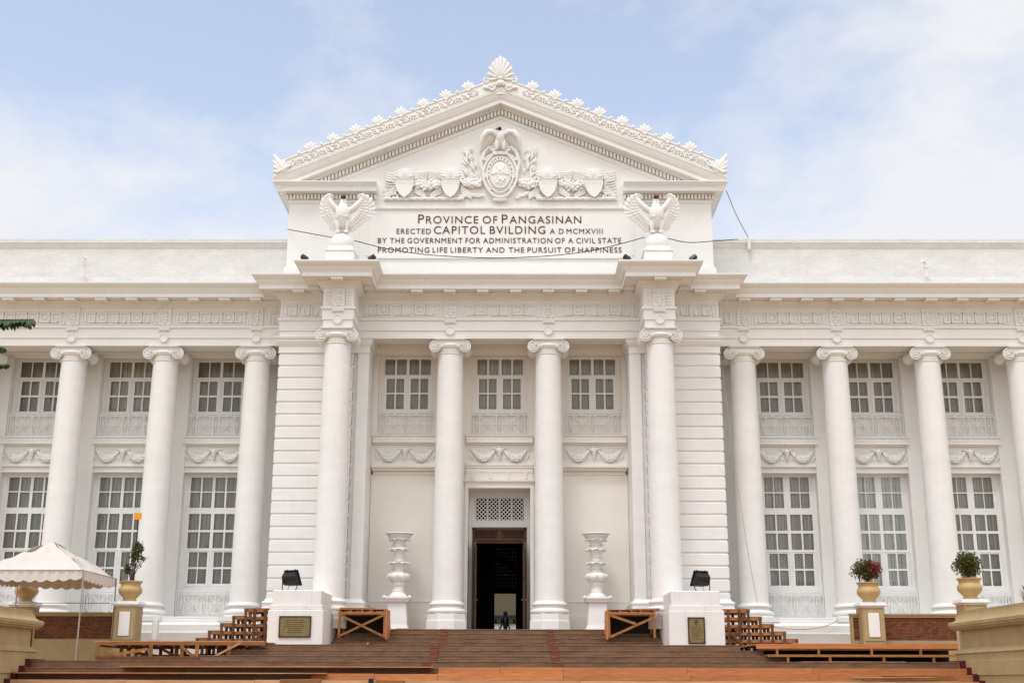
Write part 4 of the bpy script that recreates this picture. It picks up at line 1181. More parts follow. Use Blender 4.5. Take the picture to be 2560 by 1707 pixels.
# ================================================================== STAIR PEDESTALS AND FLOODLIGHTS
def pedestal(s_):
    root = thing('stair_pedestal', ('white stepped pedestal with wide brass plaque left of the steps' if s_ < 0 else 'white stepped pedestal with narrow upright brass plaque right of the steps'), 'pedestal', (s_*5.70, -3.9, -.575), 0, 'white pedestals flanking the steps')
    g = MB()
    g.cbox(-.79, .79, 0, 2.85, -.5, 1.0, .02); g.cbox(-.75, .75, .04, 2.81, 1.0, 1.15, .02); g.cbox(-.70, .70, .09, 2.76, 1.15, 1.555, .02)
    g.build('block', 'stain', root)
    if s_ < 0: w, h, cx, cz = .455, .295, .0, .53
    else: w, h, cx, cz = .24, .365, -.02, .445
    f = MB()
    for a, b, c, d in ((-w, w, h-.03, h), (-w, w, -h, -h+.03), (-w, -w+.03, -h+.03, h-.03), (w-.03, w, -h+.03, h-.03)): f.box(cx+a, cx+b, -.045, .01, cz+c, cz+d)
    fo = f.build('plaque_frame', 'black', root)
    MB().box(cx-w+.03, cx+w-.03, -.028, .008, cz-h+.03, cz+h-.03).build('plaque', 'brass', fo)
    t = MB(); rn = random.Random(9)
    nl = 7 if s_ < 0 else 8
    for k in range(nl):
        z = cz+h-.12-(2*h-.2)*k/nl - (.13 if s_ > 0 else 0)*(1-k/nl)
        L = (w-.08)*rn.uniform(.45, .95); x = cx-L
        while x < cx+L:
            q = rn.uniform(.02, .05); t.box(x, min(x+q, cx+L), -.031, -.027, z-.010, z+.010); x += q+.018
    for a in (-1, 1):
        for b in (-1, 1): t.blob((cx+a*(w-.06), -.03, cz+b*(h-.06)), (.012, .012, .012), None, 6, 4)
    if s_ > 0: t.ring((cx, -.03, cz+h-.13), .055, .010, 14, 4); t.blob((cx, -.03, cz+h-.13), (.025, .01, .03), None, 8, 4)
    t.build('engraving', 'bark', fo)
    return root
pedestal(-1); pedestal(1)
def floodlight():
    root = thing('floodlight', 'large black floodlight on the white pedestal left of the steps', 'floodlight', (-6.02, -3.30, .98), R(-30), 'black floodlights on the pedestals'); root.scale = (.84, .84, .84)
    T = Matrix.Translation((0, 0, .385)) @ Matrix.Rotation(R(26), 4, 'X')
    h = MB(); h.T = T
    # curved back shell: extruded profile in X
    prof = [(.17, .24), (.06, .225), (-.04, .16), (-.085, .05), (-.085, -.08), (-.04, -.17), (.06, -.22), (.17, -.23)]
    a = [h.av((-.28, y, z)) for y, z in prof]; b = [h.av((.28, y, z)) for y, z in prof]
    for i in range(len(prof)): h.f.append([a[i], a[(i+1) % len(prof)], b[(i+1) % len(prof)], b[i]])
    h.f.append(a[::-1]); h.f.append(b)
    h.build('housing', 'black', root, smooth=30)
    r = MB(); r.T = T
    for q in ((-.31, .31, .25, .29), (-.31, .31, -.28, -.24), (-.31, -.27, -.24, .25), (.27, .31, -.24, .25)): r.box(q[0], q[1], .16, .20, q[2], q[3])
    for x in (-.18, .18): r.box(x-.025, x+.025, .12, .21, .29, .305)
    r.build('rim', 'black', root)
    g = MB(); g.T = T; g.box(-.27, .27, .165, .18, -.24, .25); g.build('lens', 'blackglass', root)
    k = MB()
    for s_ in (-1, 1): k.tube([(s_*.32, .0, .34), (s_*.33, 0, .12), (s_*.26, 0, .015)], .018, 6)
    k.tube([(-.26, 0, .015), (.26, 0, .015)], .018, 6); k.tube([(.05, -.1, .15), (.12, -.2, .05), (0, -.25, .01), (-.1, -.22, .02)], .008, 5)
    k.build('bracket', 'black', root, smooth=60)
    return root
fl = floodlight()
f2 = relabel(copy_tree(fl), 'large black floodlight on the white pedestal right of the steps'); f2.location = (5.98, -3.30, .98); f2.rotation_euler = (0, 0, R(30)); f2.scale = (-.84, .84, .84)

# ================================================================== CANDELABRA URN STANDS
def urn_stand():
    root = thing('urn_stand', 'ornate white tiered urn stand against the wall left of the doorway', 'urn stand', (-3.19, .20, 0), 0, 'ornate white urn stands')
    p = MB()
    def fr(z0, w0, z1, w1):
        i = [p.av((sx*w, sy*w, z)) for z, w in ((z0, w0), (z1, w1)) for sx, sy in ((-1,-1),(1,-1),(1,1),(-1,1))]
        for q in ((0,3,2,1),(4,5,6,7),(0,1,5,4),(1,2,6,5),(2,3,7,6),(3,0,4,7)): p.f.append([i[k] for k in q])
    fr(0, .40, .07, .39); fr(.07, .37, .13, .355); fr(.13, .345, .19, .33); fr(.19, .325, .86, .275); fr(.86, .30, .89, .33); fr(.89, .37, .95, .38); fr(.95, .40, 1.05, .41)
    fr(.27, .335, .80, .298) if False else None
    for s_ in (-1, 1):
        for k in range(16):
            z = .22+.04*k; w = .325-.05*(z-.19)/.67; p.blob((s_*w, -w, z), (.022, .022, .018), None, 6, 4)
    for k in range(9): p.blob((-.36+.09*k, -.405, 1.0), (.04, .03, .04), None, 8, 5)
    for sx in (-1, 1): p.blob((sx*.40, -.40, 1.02), (.06, .06, .06), None, 8, 6)
    p.build('pedestal', 'relief', root, smooth=40)
    def lobed(n, amp): return lambda a, z: 1+amp*math.cos(n*a)
    c = MB()
    c.lathe([(.30, 1.05), (.28, 1.10), (.22, 1.16), (.19, 1.20), (.205, 1.22), (.185, 1.25), (.18, 1.38), (.20, 1.42), (.23, 1.46), (.19, 1.50), (.24, 1.53), (.30, 1.58)], n=32)
    c.lathe([(.26, 1.55), (.33, 1.60), (.35, 1.68), (.33, 1.75), (.26, 1.80), (.16, 1.82)], n=40, wob=lobed(6, .09))
    for k in range(12):
        a = k*math.pi/6; c.blob((.31*math.cos(a), .31*math.sin(a), 1.70), (.05, .05, .06), None, 6, 5); c.blob((.20*math.cos(a+.2), .20*math.sin(a+.2), 1.42), (.045, .045, .03), None, 6, 4)
    for zb, zt, rb in ((1.82, 2.14, .165), (2.16, 2.58, .16), (2.58, 2.88, .175)):
        h = zt-zb
        c.lathe([(rb, zb), (rb*.95, zb+.3*h), (rb*1.05, zb+.5*h), (rb*1.35, zb+.75*h), (rb*1.75, zb+.92*h)], n=36)
        c.lathe([(rb*1.55, zb+.80*h), (rb*2.0, zb+.90*h), (rb*1.95, zb+.97*h), (rb*1.4, zb+h)], n=48, wob=lobed(8, .08))
        for k in range(8):
            a = (k+.5)*math.pi/4; c.blob((rb*1.9*math.cos(a), rb*1.9*math.sin(a), zb+.85*h), (.05, .05, .035), None, 6, 5); c.blob((rb*1.18*math.cos(a), rb*1.18*math.sin(a), zb+.36*h), (.05, .05, .025), None, 6, 4)
    c.build('stem', 'relief', root, smooth=50)
    b = MB()
    b.lathe([(.25, 2.84), (.30, 2.88), (.36, 2.94), (.385, 2.99), (.37, 3.01)], n=56, wob=lobed(28, .02))
    b.lathe([(.40, 3.005), (.445, 3.02), (.455, 3.04), (.44, 3.06), (.38, 3.06), (.36, 3.03)], n=48)
    b.build('bowl', 'relief', root, smooth=50)
    return root
us = urn_stand()
u2_ = relabel(copy_tree(us), 'ornate white tiered urn stand against the wall right of the doorway'); u2_.location = (3.13, .20, 0)

# ================================================================== DOORWAY: post and chandelier
t = thing('stanchion', 'dark post with round top and two ropes standing in the open doorway', 'stanchion', (.20, 2.6, 0))
g = MB(); g.lathe([(.12, 0), (.12, .03), (.05, .05), (.085, .30), (.09, .52), (.05, .58), (.05, .60), (.075, .65), (.075, .70), (.03, .74)], n=16); g.build('post', 'black', t, smooth=50)
g = MB(); g.tube([(-.06, 0, .42), (-.16, 0, .20), (-.30, 0, .02)], .028, 6); g.tube([(.06, 0, .42), (.12, 0, .22), (.20, 0, .02)], .028, 6); g.build('rope', 'black', t, smooth=50)
t = thing('chandelier', 'small lit chandelier hanging in the dark hall behind the doorway', 'chandelier', (.20, 8.0, 3.75))
g = MB(); g.tube([(0, 0, 0), (0, 0, 1.45)], .012, 5)
for k in range(8):
    a = k*math.pi/4; g.tube([(0, 0, .1), (.18*math.cos(a), .18*math.sin(a), 0), (.30*math.cos(a), .30*math.sin(a), .08)], .012, 5)
g.build('arms', 'brass', t, smooth=50)
g = MB()
for k in range(8):
    a = k*math.pi/4; g.blob((.30*math.cos(a), .30*math.sin(a), .11), (.014, .014, .022), None, 6, 4)
g.build('bulb', 'bulb', t)
# yard behind the building
yw = thing('yard_building', 'pale building across the yard seen through the doorway', 'building', (0, 44, -.6))
MB().box(-9, 9, 0, 4, 0, 10.0).build('wall', 'yard', yw)
MB().box(-9.4, 9.4, -.5, 4.5, 2.98, 3.25).build('awning', 'blackback', yw)
g = MB()
for k in range(40): g.box(-8+.4*k, -7.75+.4*k, -.55, -.45, 2.72, 3.0)
g.build('valance', 'leafdark', yw)
MB().box(-9.2, 9.2, -.3, 0, 2.2, 2.7).build('band', 'frame', yw)
struct(MB().box(-14, 14, 18, 43.5, -1.0, -.55).build('yard_lawn', 'grass'))
struct(MB().box(-14, 14, 18, 24, -.56, -.5).build('yard_path', 'nose'))
hd = MB(); rn = random.Random(2)
for k in range(900):
    p = Vector((rn.uniform(-4, 4), rn.uniform(27, 28), rn.uniform(-.5, .35))); a = Vector((rn.uniform(-1, 1), rn.uniform(-1, 1), rn.uniform(-1, 1)))*.12; b = Vector((rn.uniform(-1, 1), rn.uniform(-1, 1), rn.uniform(-1, 1)))*.12
    hd.face([p, p+a, p+a+b, p+b])
hd.box(-4, 4, 27.2, 27.8, -.55, .2)
tag(hd.build('hedge', 'leafdark'), 'low green hedge in the yard seen through the doorway', 'hedge')

# ================================================================== TIMBER STAGING
def xbox(s_):
    lb = 'open timber box braced with two crossing boards, beside the left pedestal' if s_ < 0 else 'open timber box braced with boards that form a crooked cross, beside the right pedestal'
    root = thing('timber_box', lb, 'timber frame', (s_*3.98, -2.45, -.29), 0, 'braced timber boxes by the pedestals')
    w = .67; h = .80
    g = MB()
    for x in (-w, w): g.box(x-.035, x+.035, -.03, .03, 0, h-.14)
    g.box(-w-.035, w+.035, -.035, .03, h-.14, h-.06); g.box(-w-.035, w+.035, .9, .96, h-.14, h-.06)
    for x in (-w, -w+.33, 0.0, w-.40, w): g.box(x-.03, x+.03, -.03, .96, h-.06, h)
    for x in (-w, w): g.box(x-.035, x+.035, .9, .96, 0, h-.14)
    g.build('frame', 'lumber', root)
    b = MB()
    if s_ < 0:
        b.bar((-w+.04, -.045, .05), (w-.04, -.045, h-.16), .065, .022, (0, 1, 0)); b.bar((-w+.04, -.07, h-.17), (w-.04, -.07, .04), .065, .022, (0, 1, 0))
    else:
        b.bar((-w+.04, -.045, .03), (w-.04, -.045, h-.22), .07, .022, (0, 1, 0)); b.bar((-w+.06, -.07, h-.16), (.12, -.07, .40), .075, .022, (0, 1, 0))
    b.build('brace', 'lumber', root)
    sd_ = MB(); xx = -s_*(w+.045)
    sd_.box(xx-.012, xx+.012, -.035, 1.0, -.05, h); 
    for k in range(3): sd_.box(xx-.012, xx+.012, 1.0+.10*k, 1.10+.10*k, -.05, h-.22-.2*k)
    sd_.build('side_panel', 'ply', root)
    MB().box(-w, w, .98, 1.0, -.2, h-.1).build('shade_sheet', 'blackback', root)  # black sheet standing in for shade inside the open box
    tp = MB(); tp.box(-w-.04, w+.06, -.04, 1.0, h+.002, h+.016); tp.build('top_panel', 'ply', root)
    return root
xbox(-1); xbox(1)
def loose(name, size, loc, rot, mt, label, cat, group=None):
    o = MB().cbox(-size[0]/2, size[0]/2, -size[1]/2, size[1]/2, 0, size[2], min(size)*.08).build(name, mt); o.location = loc; o.rotation_euler = rot
    return tag(o, label, cat, group)
loose('plank', (1.05, .28, .05), (-4.15, -2.2, .527), (0, R(.5), R(2)), 'lumber', 'orange plank lying on top of the left timber box', 'plank')
loose('plank', (1.0, .26, .05), (4.35, -2.0, .527), (0, R(-.5), R(-3)), 'lumber', 'orange plank lying on top of the right timber box', 'plank')
loose('plank', (.75, .22, .03), (-2.75, -.95, .0), (0, 0, R(4)), 'ply', 'short board lying on the top step before the left urn stand', 'plank')

def bleacher(s_, label):
    root = thing('timber_bleacher', label, 'timber steps', (s_*6.75, -2.0, -1.06), 0, 'stepped timber frames beside the pedestals')
    n = 5; dx = .345; dz = .213; top = 1.60
    g = MB(); t = MB()
    def post(*b): MB().box(*b).build('post', 'lumberdark', root)
    for k in range(n):
        z = top - dz*k; xo = .70+dx*k
        a, b = sorted((s_*(-.10 if k == 0 else xo-dx-.04), s_*xo))
        t.box(a, b, -.62, .62, z-.028, z)                                   # tread
        a, b = sorted((s_*(-.15), s_*xo))
        for y in (-.60, .0, .58): g.box(a, b, y-.022, y+.022, z-.115, z-.03)      # rails
        for y in (-.60, .0, .58):
            xx = s_*(xo-.06); post(xx-.04, xx+.04, y-.055 if y < 0 else y-.03, y-.025 if y < 0 else y+.03, -.0, z-.03)
    for x, in ((.06,), (.38,)):
        for y in (-.6, .55): post(s_*x-.04, s_*x+.04, y-.05, y+.02, 0, top-.03)
    MB().bar((s_*.05, -.66, .55), (s_*.55, -.66, 1.45), .07, .03, (0, 1, 0)).build('brace', 'lumberdark', root); MB().bar((s_*.9, -.69, .1), (s_*.1, -.69, .9), .07, .03, (0, 1, 0)).build('brace', 'lumberdark', root)
    g.build('rail', 'lumber', root); t.build('tread', 'lumber', root);
    return root
bleacher(-1, 'stepped timber frame descending left behind the left pedestal')
bleacher(1, 'stepped timber frame descending right behind the right pedestal')

# low platform on the left
root = thing('timber_platform', 'low timber platform on braced posts left of the steps', 'platform', (-8.35, -6.0, -1.06))
g = MB()
g.box(-2.25, 2.25, -.03, .03, .445, .53); g.box(-2.25, 2.25, 1.4, 1.46, .445, .53); g.box(-2.25, 2.25, 2.8, 2.86, .445, .53)
for k in range(12): g.box(-2.2+.39*k, -2.12+.39*k, .03, 2.8, .40, .445)
g.build('rail', 'lumber', root)
def post_(*b): MB().box(*b).build('post', 'lumber', root)
for x in (-2.2, -.78, .05, .45, 1.3): post_(x-.05, x+.05, -.06, -.03, 0, .445)
for x in (-2.0, -1.3, -.6, .1, .8, 1.5, 2.0):
    for y in (1.38, 2.78): post_(x-.045, x+.045, y-.04, y, 0, .445)
for x in (-1.6, -.3, .9): post_(x-.05, x+.05, .7, .75, 0, .445)
g = MB()
for a, b, y in (((-2.1, .12), (-.85, .34), -.08), ((-2.0, .33), (-1.3, .03), -.10), ((-1.4, .26), (-.3, .10), .7), ((-.7, .36), (.0, .02), .72), ((.02, .42), (.5, .05), -.09), ((.2, .08), (1.5, .22), 1.36), ((1.0, .35), (1.7, .06), .73), ((-1.9, .20), (1.9, .28), 2.76)):
    MB().bar((a[0], y, a[1]), (b[0], y, b[1]), .075, .025, (0, 1, 0)).build('brace', 'lumber', root)
g = MB()
for k in range(7): g.box(-2.35+.03*k, 2.2-.05*(k % 3), .02+.40*k, .38+.40*k, .532, .556)
g.build('deck', 'plyedge', root)
loose('plank', (2.75, .06, .13), (-9.15, -6.15, -1.035), (0, 0, 0), 'lumberdark', 'dark board on edge lying under the front of the left timber platform', 'plank')
loose('plank', (.95, .07, .05), (-7.15, -6.10, -.80), (0, R(-27), 0), 'plyedge', 'pale loose lath leaning under the left timber platform', 'plank')
# right platform: two decks
root = thing('timber_platform', 'long low two-tier timber platform right of the steps', 'platform', (9.6, -6.0, -1.06))
g = MB(); g.box(-2.65, 2.70, 0.0, 3.3, .475, .51); g.build('upper_deck', 'ply', root)
g = MB(); g.box(-2.45, 2.65, -.5, 0.6, .195, .225); g.build('lower_deck', 'lumber', root)
g = MB(); g.box(-2.65, 2.70, -.05, -.01, .385, .505); g.build('fascia', 'ply', root)
g = MB(); g.box(-2.6, 2.68, -.02, .04, .345, .385); g.build('rail', 'lumber', root)
g = MB(); g.box(-2.45, 2.66, -.53, -.49, .165, .222); g.build('rail', 'lumber', root)
for x in (-2.1, -1.0, .4, 1.7): post_(x-.03, x+.03, -.06, 0, .225, .385); post_(x+.15, x+.21, -.52, -.46, 0, .2)
MB().box(-2.6, 2.66, .62, .66, 0, .47).build('shade_sheet', 'blackback', root)  # black sheet painted as the shade under the decks
for i, (w, x, y, rz, mt) in enumerate(((1.6, 8.9, -5.2, 2, 'plyedge'), (1.2, 10.1, -4.6, -3, 'lumber'), (2.2, 8.4, -4.2, 1, 'plyedge'))):
    loose('plank', (w, .25, .03), (x, y, -.545), (0, 0, R(rz)), mt, ('pale board nearest the front edge on the right timber platform', 'short brown board lying askew on the right timber platform', 'long pale board farthest back on the right timber platform')[i], 'plank')
loose('plank', (2.6, .12, .03), (9.1, -7.6, -1.055), (0, 0, R(1)), 'lumber', 'narrow plank lying on the terrace before the right timber platform', 'plank')

# plywood boards standing against the risers of the lowest flight in view
def X_at(u, y): return .6558 + (u-1273.5)/3104.6*(y+40)*1.0065
rowA = [1080, 1228, 1379, 1678, 1978, 2436]; rowB = [775, 928, 1078, 1380, 1686, 1991, 2462]; rowC = [-10, 330, 640, 1000, 1420, 1900, 2480]
names_ = {0: 'upper', 1: 'middle', 2: 'lowest'}
for r, (us_, yb, z0, z1) in enumerate(((rowA, -9.10, -1.365, -1.205), (rowB, -9.45, -1.515, -1.358), (rowC, -9.80, -1.665, -1.508))):
    for i, (a, b) in enumerate(zip(us_, us_[1:])):
        xa, xb = X_at(a, yb)+.004, X_at(b, yb)-.004
        jz = random.uniform(-.008, .008); jy = random.uniform(-.012, .006)
        o = MB().box(-(xb-xa)/2, (xb-xa)/2, -.014, .014, 0, z1-z0).build('plywood_board', 'ply' if r < 2 else 'plyedge')
        o.location = ((xa+xb)/2, yb+jy, z0+jz)
        n_ = len(us_)-1
        ordn = ['first', 'second', 'third', 'fourth', 'fifth', 'sixth'][i]
        tag(o, 'orange plywood board on the %s boarded riser, %s from the left' % (names_[r], ordn) if r < 2 else 'pale plywood board along the lowest visible step, %s from the left' % ordn, 'board', 'plywood boards on the risers')
# thin sheets lying on the treads on the left
for i, (xa, xb, y, z, mt, lb) in enumerate(((-8.9, -4.6, -9.2, -1.214, 'ply', 'thin reddish sheet lying on the second tread at left'), (-5.0, -1.4, -9.22, -1.214, 'ply', 'thin reddish sheet on the second tread ending near the brick strip'),
        (-11.3, -7.0, -9.55, -1.366, 'ply', 'thin red sheet lying on the third tread at far left'), (-7.2, -3.9, -9.56, -1.366, 'plyedge', 'thin pale sheet lying on the third tread between two red ones'))):
    loose('plywood_sheet', (xb-xa, .34, .022), ((xa+xb)/2, y, z), (0, 0, R(random.uniform(-.4, .4))), mt, lb, 'sheet', 'thin sheets on the left treads')
PILE = ['lowest plank of the messy pile at the right end of the steps', 'second plank from the bottom of the messy pile at the right', 'third plank from the bottom of the messy pile at the right', 'fourth plank up in the messy pile, sticking out to the left',
        'fifth plank up in the messy pile at the right of the steps', 'topmost board of the messy pile at the right of the steps']
for i, (L, dx, dy, rz, mt) in enumerate(((2.55, .0, 0, 0, 'plyedge'), (2.2, .12, -.03, 1.5, 'lumber'), (1.9, -.22, .02, -1.2, 'ply'), (2.3, -.10, -.02, .8, 'plyedge'), (1.6, .35, .0, -2, 'lumber'), (1.3, .15, .03, 2.5, 'ply'))):
    loose('plank', (L, .20, .024), (9.72+dx, -9.66+dy, -1.516+.0275*i), (R(.3*i), R((-1)**i*.4), R(rz)), mt, PILE[i], 'plank', 'messy pile of planks on the right')
loose('wood_block', (.95, .13, .185), (-4.45, -9.93, -1.672), (0, R(-.6), R(3)), 'lumber', 'thick wood offcut at the bottom edge below the left pedestal', 'wood block')
loose('wood_block', (.65, .13, .17), (-2.35, -9.93, -1.672), (0, R(1.2), R(-4)), 'lumber', 'tilted wood offcut beside the small black box', 'wood block')
loose('equipment_box', (.11, .12, .205), (-2.80, -9.93, -1.67), (0, 0, 0), 'black', 'small black box among the wood offcuts at the bottom', 'box')
loose('wood_block', (.05, .04, .04), (-3.42, -5.6, -.575), (0, 0, 0), 'plyedge', 'tiny pale wood chip on the landing before the left timber box', 'wood block')

# ================================================================== CHEEK WALLS, BRICK WALLS, PLANTERS
def cheek(s_):
    prof = [(-.60, .165), (-.02, .165), (0, .16), (0, .085), (.02, .08), (.03, .03), (.06, -.03), (.13, -.085), (.20, -.10), (.22, -.12), (.215, -.19), (.19, -.21), (.19, -.24), (.15, -.255), (.13, -.29), (.02, -.30), (0, -.31),
            (0, -.715), (.015, -.725), (.06, -.76), (.10, -.80), (.14, -.815), (.15, -.845), (.13, -.865), (.12, -.87), (.12, -1.03), (.15, -1.04), (.15, -1.36), (.12, -1.37), (.12, -3.3)]
    x = 11.62 if s_ > 0 else 11.50
    path = [(x+3.0, -8.3), (x, -8.3), (x+.10, -13.0), (x+.35, -22.0)]
    mb = MB()
    if s_ < 0: mb.T = Matrix.Scale(-1, 4, (1, 0, 0))
    mb.sweep(prof, path); mb.face([(x, -8.3, .164), (x+3, -8.3, .164), (x+3, -22, .164), (x+.35, -22, .164), (x+.1, -13, .164)])
    o = mb.build('stair_wall', 'tan', smooth=30)
    tag(o, ('tan moulded wall edging the right end of the steps' if s_ > 0 else 'tan moulded wall edging the left end of the steps'), 'wall', 'tan walls edging the steps')
cheek(1); cheek(-1)
def brick_wall(xa, xb, y, label):
    root = thing('brick_wall', label, 'wall', ((xa+xb)/2, y, -1.06)); w = (xb-xa)/2
    g = MB(); z0, z1 = .74, 1.38
    # bricks with joints
    MB().box(-w+.02, w-.02, .05, .22, .1, 1.44).build('core', 'bark', root)
    zz = z0; r = 0
    while zz < z1-.02:
        x = -w+.05 - (.1 if r % 2 else 0)
        while x < w-.05:
            a, b = max(x, -w+.05), min(x+.125, w-.05)
            if b-a > .02: g.box(a, b, .035, .06, zz, zz+.034)
            x += .132
        zz += .042; r += 1
    g.build('brickwork', 'brick', root)
    f = MB(); f.box(-w, w, 0, .26, 1.39, 1.46); f.box(-w-.02, w+.02, -.03, .29, 1.46, 1.51); f.box(-w, w, 0, .25, 0, .73); f.box(-w, -w+.05, 0, .25, .73, 1.39); f.box(w-.05, w, 0, .25, .73, 1.39)
    f.build('border', 'tan', root); return root
brick_wall(11.50, 13.75, -1.92, 'low brown brick wall with tan border between the two right planter pillars')
brick_wall(10.60, 10.92, -1.92, 'short end of brown brick wall left of the right planter pillar')
brick_wall(-13.9, -11.32, -1.92, 'low brown brick wall behind the tent between the left planter pillars')
def shrub_leaves(mb, c, rad, n, rn, size=.05, hole=.0):
    for k in range(n):
        a = rn.uniform(0, 6.283); b = math.acos(rn.uniform(-1, 1)); q = rn.random()**.45
        d = Vector((math.sin(b)*math.cos(a), math.sin(b)*math.sin(a), math.cos(b)))
        lump = 1+.22*math.sin(3*a+1.3)*math.sin(2.5*b)+.10*math.sin(7*a)
        p = Vector(c)+Vector((d.x*rad[0], d.y*rad[1], d.z*rad[2]))*q*lump
        u = Vector((rn.gauss(0, 1), rn.gauss(0, 1), rn.gauss(0, 1))).normalized()
        w = (u.cross(Vector((rn.gauss(0, 1), rn.gauss(0, 1), rn.gauss(0, 1))))).normalized()
        L = size*rn.uniform(.7, 1.4)
        mb.face([p-u*L, p+w*L*.42, p+u*L, p-w*L*.42])
def planter(x, y, label, shrub, grp='urn planters on pillars', sc_=1.0):
    root = thing('planter_pillar', 'tan pillar with white front panel and white cap, ' + label, 'pillar', (x, y, -1.06), 0, 'planter pillars')
    g = MB(); g.cbox(-.33, .33, -.33, .33, 0, 1.66, .012); g.build('shaft', 'tan', root)
    f = MB()
    for a, b, c, d in ((-.30, -.19, .70, 1.60), (.19, .30, .70, 1.60), (-.19, .19, 1.50, 1.60), (-.19, .19, .70, .78)): f.box(a, b, -.35, -.325, c, d)
    f.build('border', 'tan', root)
    MB().cbox(-.165, .165, -.375, -.31, .80, 1.50, .012).build('panel', 'frame', root)
    c = MB(); c.cbox(-.35, .35, -.35, .35, 1.66, 1.70, .01); c.cbox(-.41, .41, -.41, .41, 1.70, 1.77, .015); c.cbox(-.38, .38, -.38, .38, 1.77, 1.81, .01); c.build('cap', 'frame', root)
    p = thing('urn_planter', 'round tan urn holding ' + shrub[0] + ', ' + label, 'planter', (x, y, .75), 0, grp)
    u = MB(); u.lathe([(.21, 0), (.215, .03), (.19, .06), (.18, .09), (.20, .11), (.26, .17), (.33, .25), (.352, .33), (.335, .40), (.29, .455), (.285, .47), (.29, .52), (.33, .57), (.345, .585), (.345, .61), (.32, .61), (.30, .55), (.05, .54)], n=40)
    u.build('urn', 'urn', p, smooth=40)
    shrub[1](p)
    return root
def round_shrub(seed, rx, rz, mats, zc):
    def f(p):
        rn = random.Random(seed)
        s_ = MB()
        for k in range(7):
            a = k*.9; s_.tube([(.02*math.cos(a), .02*math.sin(a), .54), (.05*math.cos(a), .05*math.sin(a), .70), (.20*math.cos(a)*rx/.4, .16*math.sin(a), zc-.05)], [.022, .016, .008], 5)
        s_.build('trunk', 'bark', p)
        n = 2200
        if len(mats) == 1: 
            l = MB(); shrub_leaves(l, (0, 0, zc), (rx, rx*.9, rz), n, rn, .040); l.build('crown', mats[0], p)
        else:
            for j, mt in enumerate(mats):
                l = MB(); shrub_leaves(l, ((-.10+.24*j)*rx/.4, 0, zc+.02*j), (rx*(.85 if j == 0 else .62), rx*.8, rz*(.95 if j == 0 else .85)), int(n*.6), rn, .038); l.build('crown', mt, p)
    return f
def lanky(p):
    rn = random.Random(11); s_ = MB()
    ends = [(-.12, 0, .95), (.18, .02, 1.45), (.06, -.02, 1.62), (.30, .0, 1.30), (.10, .05, 1.15)]
    for e in ends: s_.tube([(0, 0, .52), (e[0]*.35, e[1], .52+(e[2]-.52)*.45), e], [.024, .016, .006], 5)
    for k in range(10):
        a = rn.choice(ends); s_.tube([(a[0]*.7, a[1], .52+(a[2]-.52)*.7), (a[0]+rn.uniform(-.1, .2), a[1]+rn.uniform(-.1, .1), a[2]+rn.uniform(-.1, .1))], [.008, .004], 4)
    s_.build('trunk', 'bark', p)
    l = MB()
    for c, r, n in (((.12, 0, 1.58), (.20, .18, .22), 520), ((.06, 0, 1.34), (.15, .14, .14), 240), ((-.14, 0, .98), (.11, .10, .17), 240), ((.28, 0, 1.30), (.12, .10, .08), 70), ((.1, 0, 1.1), (.2, .1, .15), 40)):
        shrub_leaves(l, c, r, n, rn, .038)
    l.build('crown', 'leaf', p)
planter(11.15, -2.0, 'near the right wing', ('a red and green shrub', round_shrub(3, .42, .34, ['leaf', 'leafred'], .98)))
planter(13.62, -3.6, 'behind the right stair wall', ('a dense green ball shrub', round_shrub(5, .40, .37, ['leaf'], 1.0)))
planter(-11.05, -2.0, 'near the left wing', ('a lanky half bare shrub', lanky))
planter(-14.30, -1.7, 'behind the tent', ('a golden green shrub', round_shrub(8, .36, .42, ['leafgold'], 1.05)))
t = thing('marker_sign', 'square orange sign on a thin dark pole rising from the left urn', 'sign', (-10.98, -1.95, .75))
MB().tube([(0, 0, .5), (-.03, 0, 2.6)], .016, 6).build('pole', 'black', t)
MB().box(-.15, .08, -.02, -.005, 2.47, 2.67).build('panel', 'yellow', t)

# ================================================================== TENT
t = thing('canopy_tent', 'white peaked canopy tent with scalloped valance left of the steps', 'tent', (-12.95, -3.55, -1.06))
H = 1.45; ez, pz = 2.48, 3.44
cn = MB(); n = 16; rn = random.Random(4)
for q in range(4):
    T = Matrix.Rotation(q*math.pi/2, 4, 'Z'); rows = []
    for i in range(n+1):
        v = i/n; row = []
        for j in range(n+1):
            u = (j/n-.5)*2*(1-v)
            sag = -.10*math.sin(math.pi*v)*(1-.6*abs(j/n-.5)*2) + .012*math.sin(9*u+3*q)*math.sin(7*v) + .10*math.sin(13*(v+.3*abs(u))+q)*v*(1-v)*2 + .085*math.sin(17*u+4*v)*(1-v)*v*2 - (.05 if .25 < v < .45 and abs(u) < .35 else 0)*math.cos(3*u)
            row.append(cn.av(T @ Vector((u*H, -(1-v)*H, ez + (pz-ez)*v**.92 + sag))))
        rows.append(row)
    for a, b in zip(rows, rows[1:]):
        for j in range(n): cn.f.append([a[j], a[j+1], b[j+1], b[j]])
cn.build('canopy', 'canvas', t, smooth=60)
va = MB()
for q in range(4):
    T = Matrix.Rotation(q*math.pi/2, 4, 'Z'); m_ = 72
    for j in range(m_):
        pts = []
        for jj in (j, j+1):
            x = -H+2*H*jj/m_; sag = -.05*(1-(x/H)**2)
            d = .20+.06*abs(math.sin(math.pi*jj/m_*9)) + sag*-1.2
            y = -H-.01+.015*math.sin(jj*.9)
            pts.append((x, y, ez+sag*.2+.01, d))
        (xa, ya, za, da), (xb, yb, zb, db_) = pts
        va.face([T @ Vector((xa, ya, za)), T @ Vector((xb, yb, zb)), T @ Vector((xb, yb-.02, zb-db_)), T @ Vector((xa, ya-.02, za-da))])
va.build('valance', 'canvas', t, smooth=60)
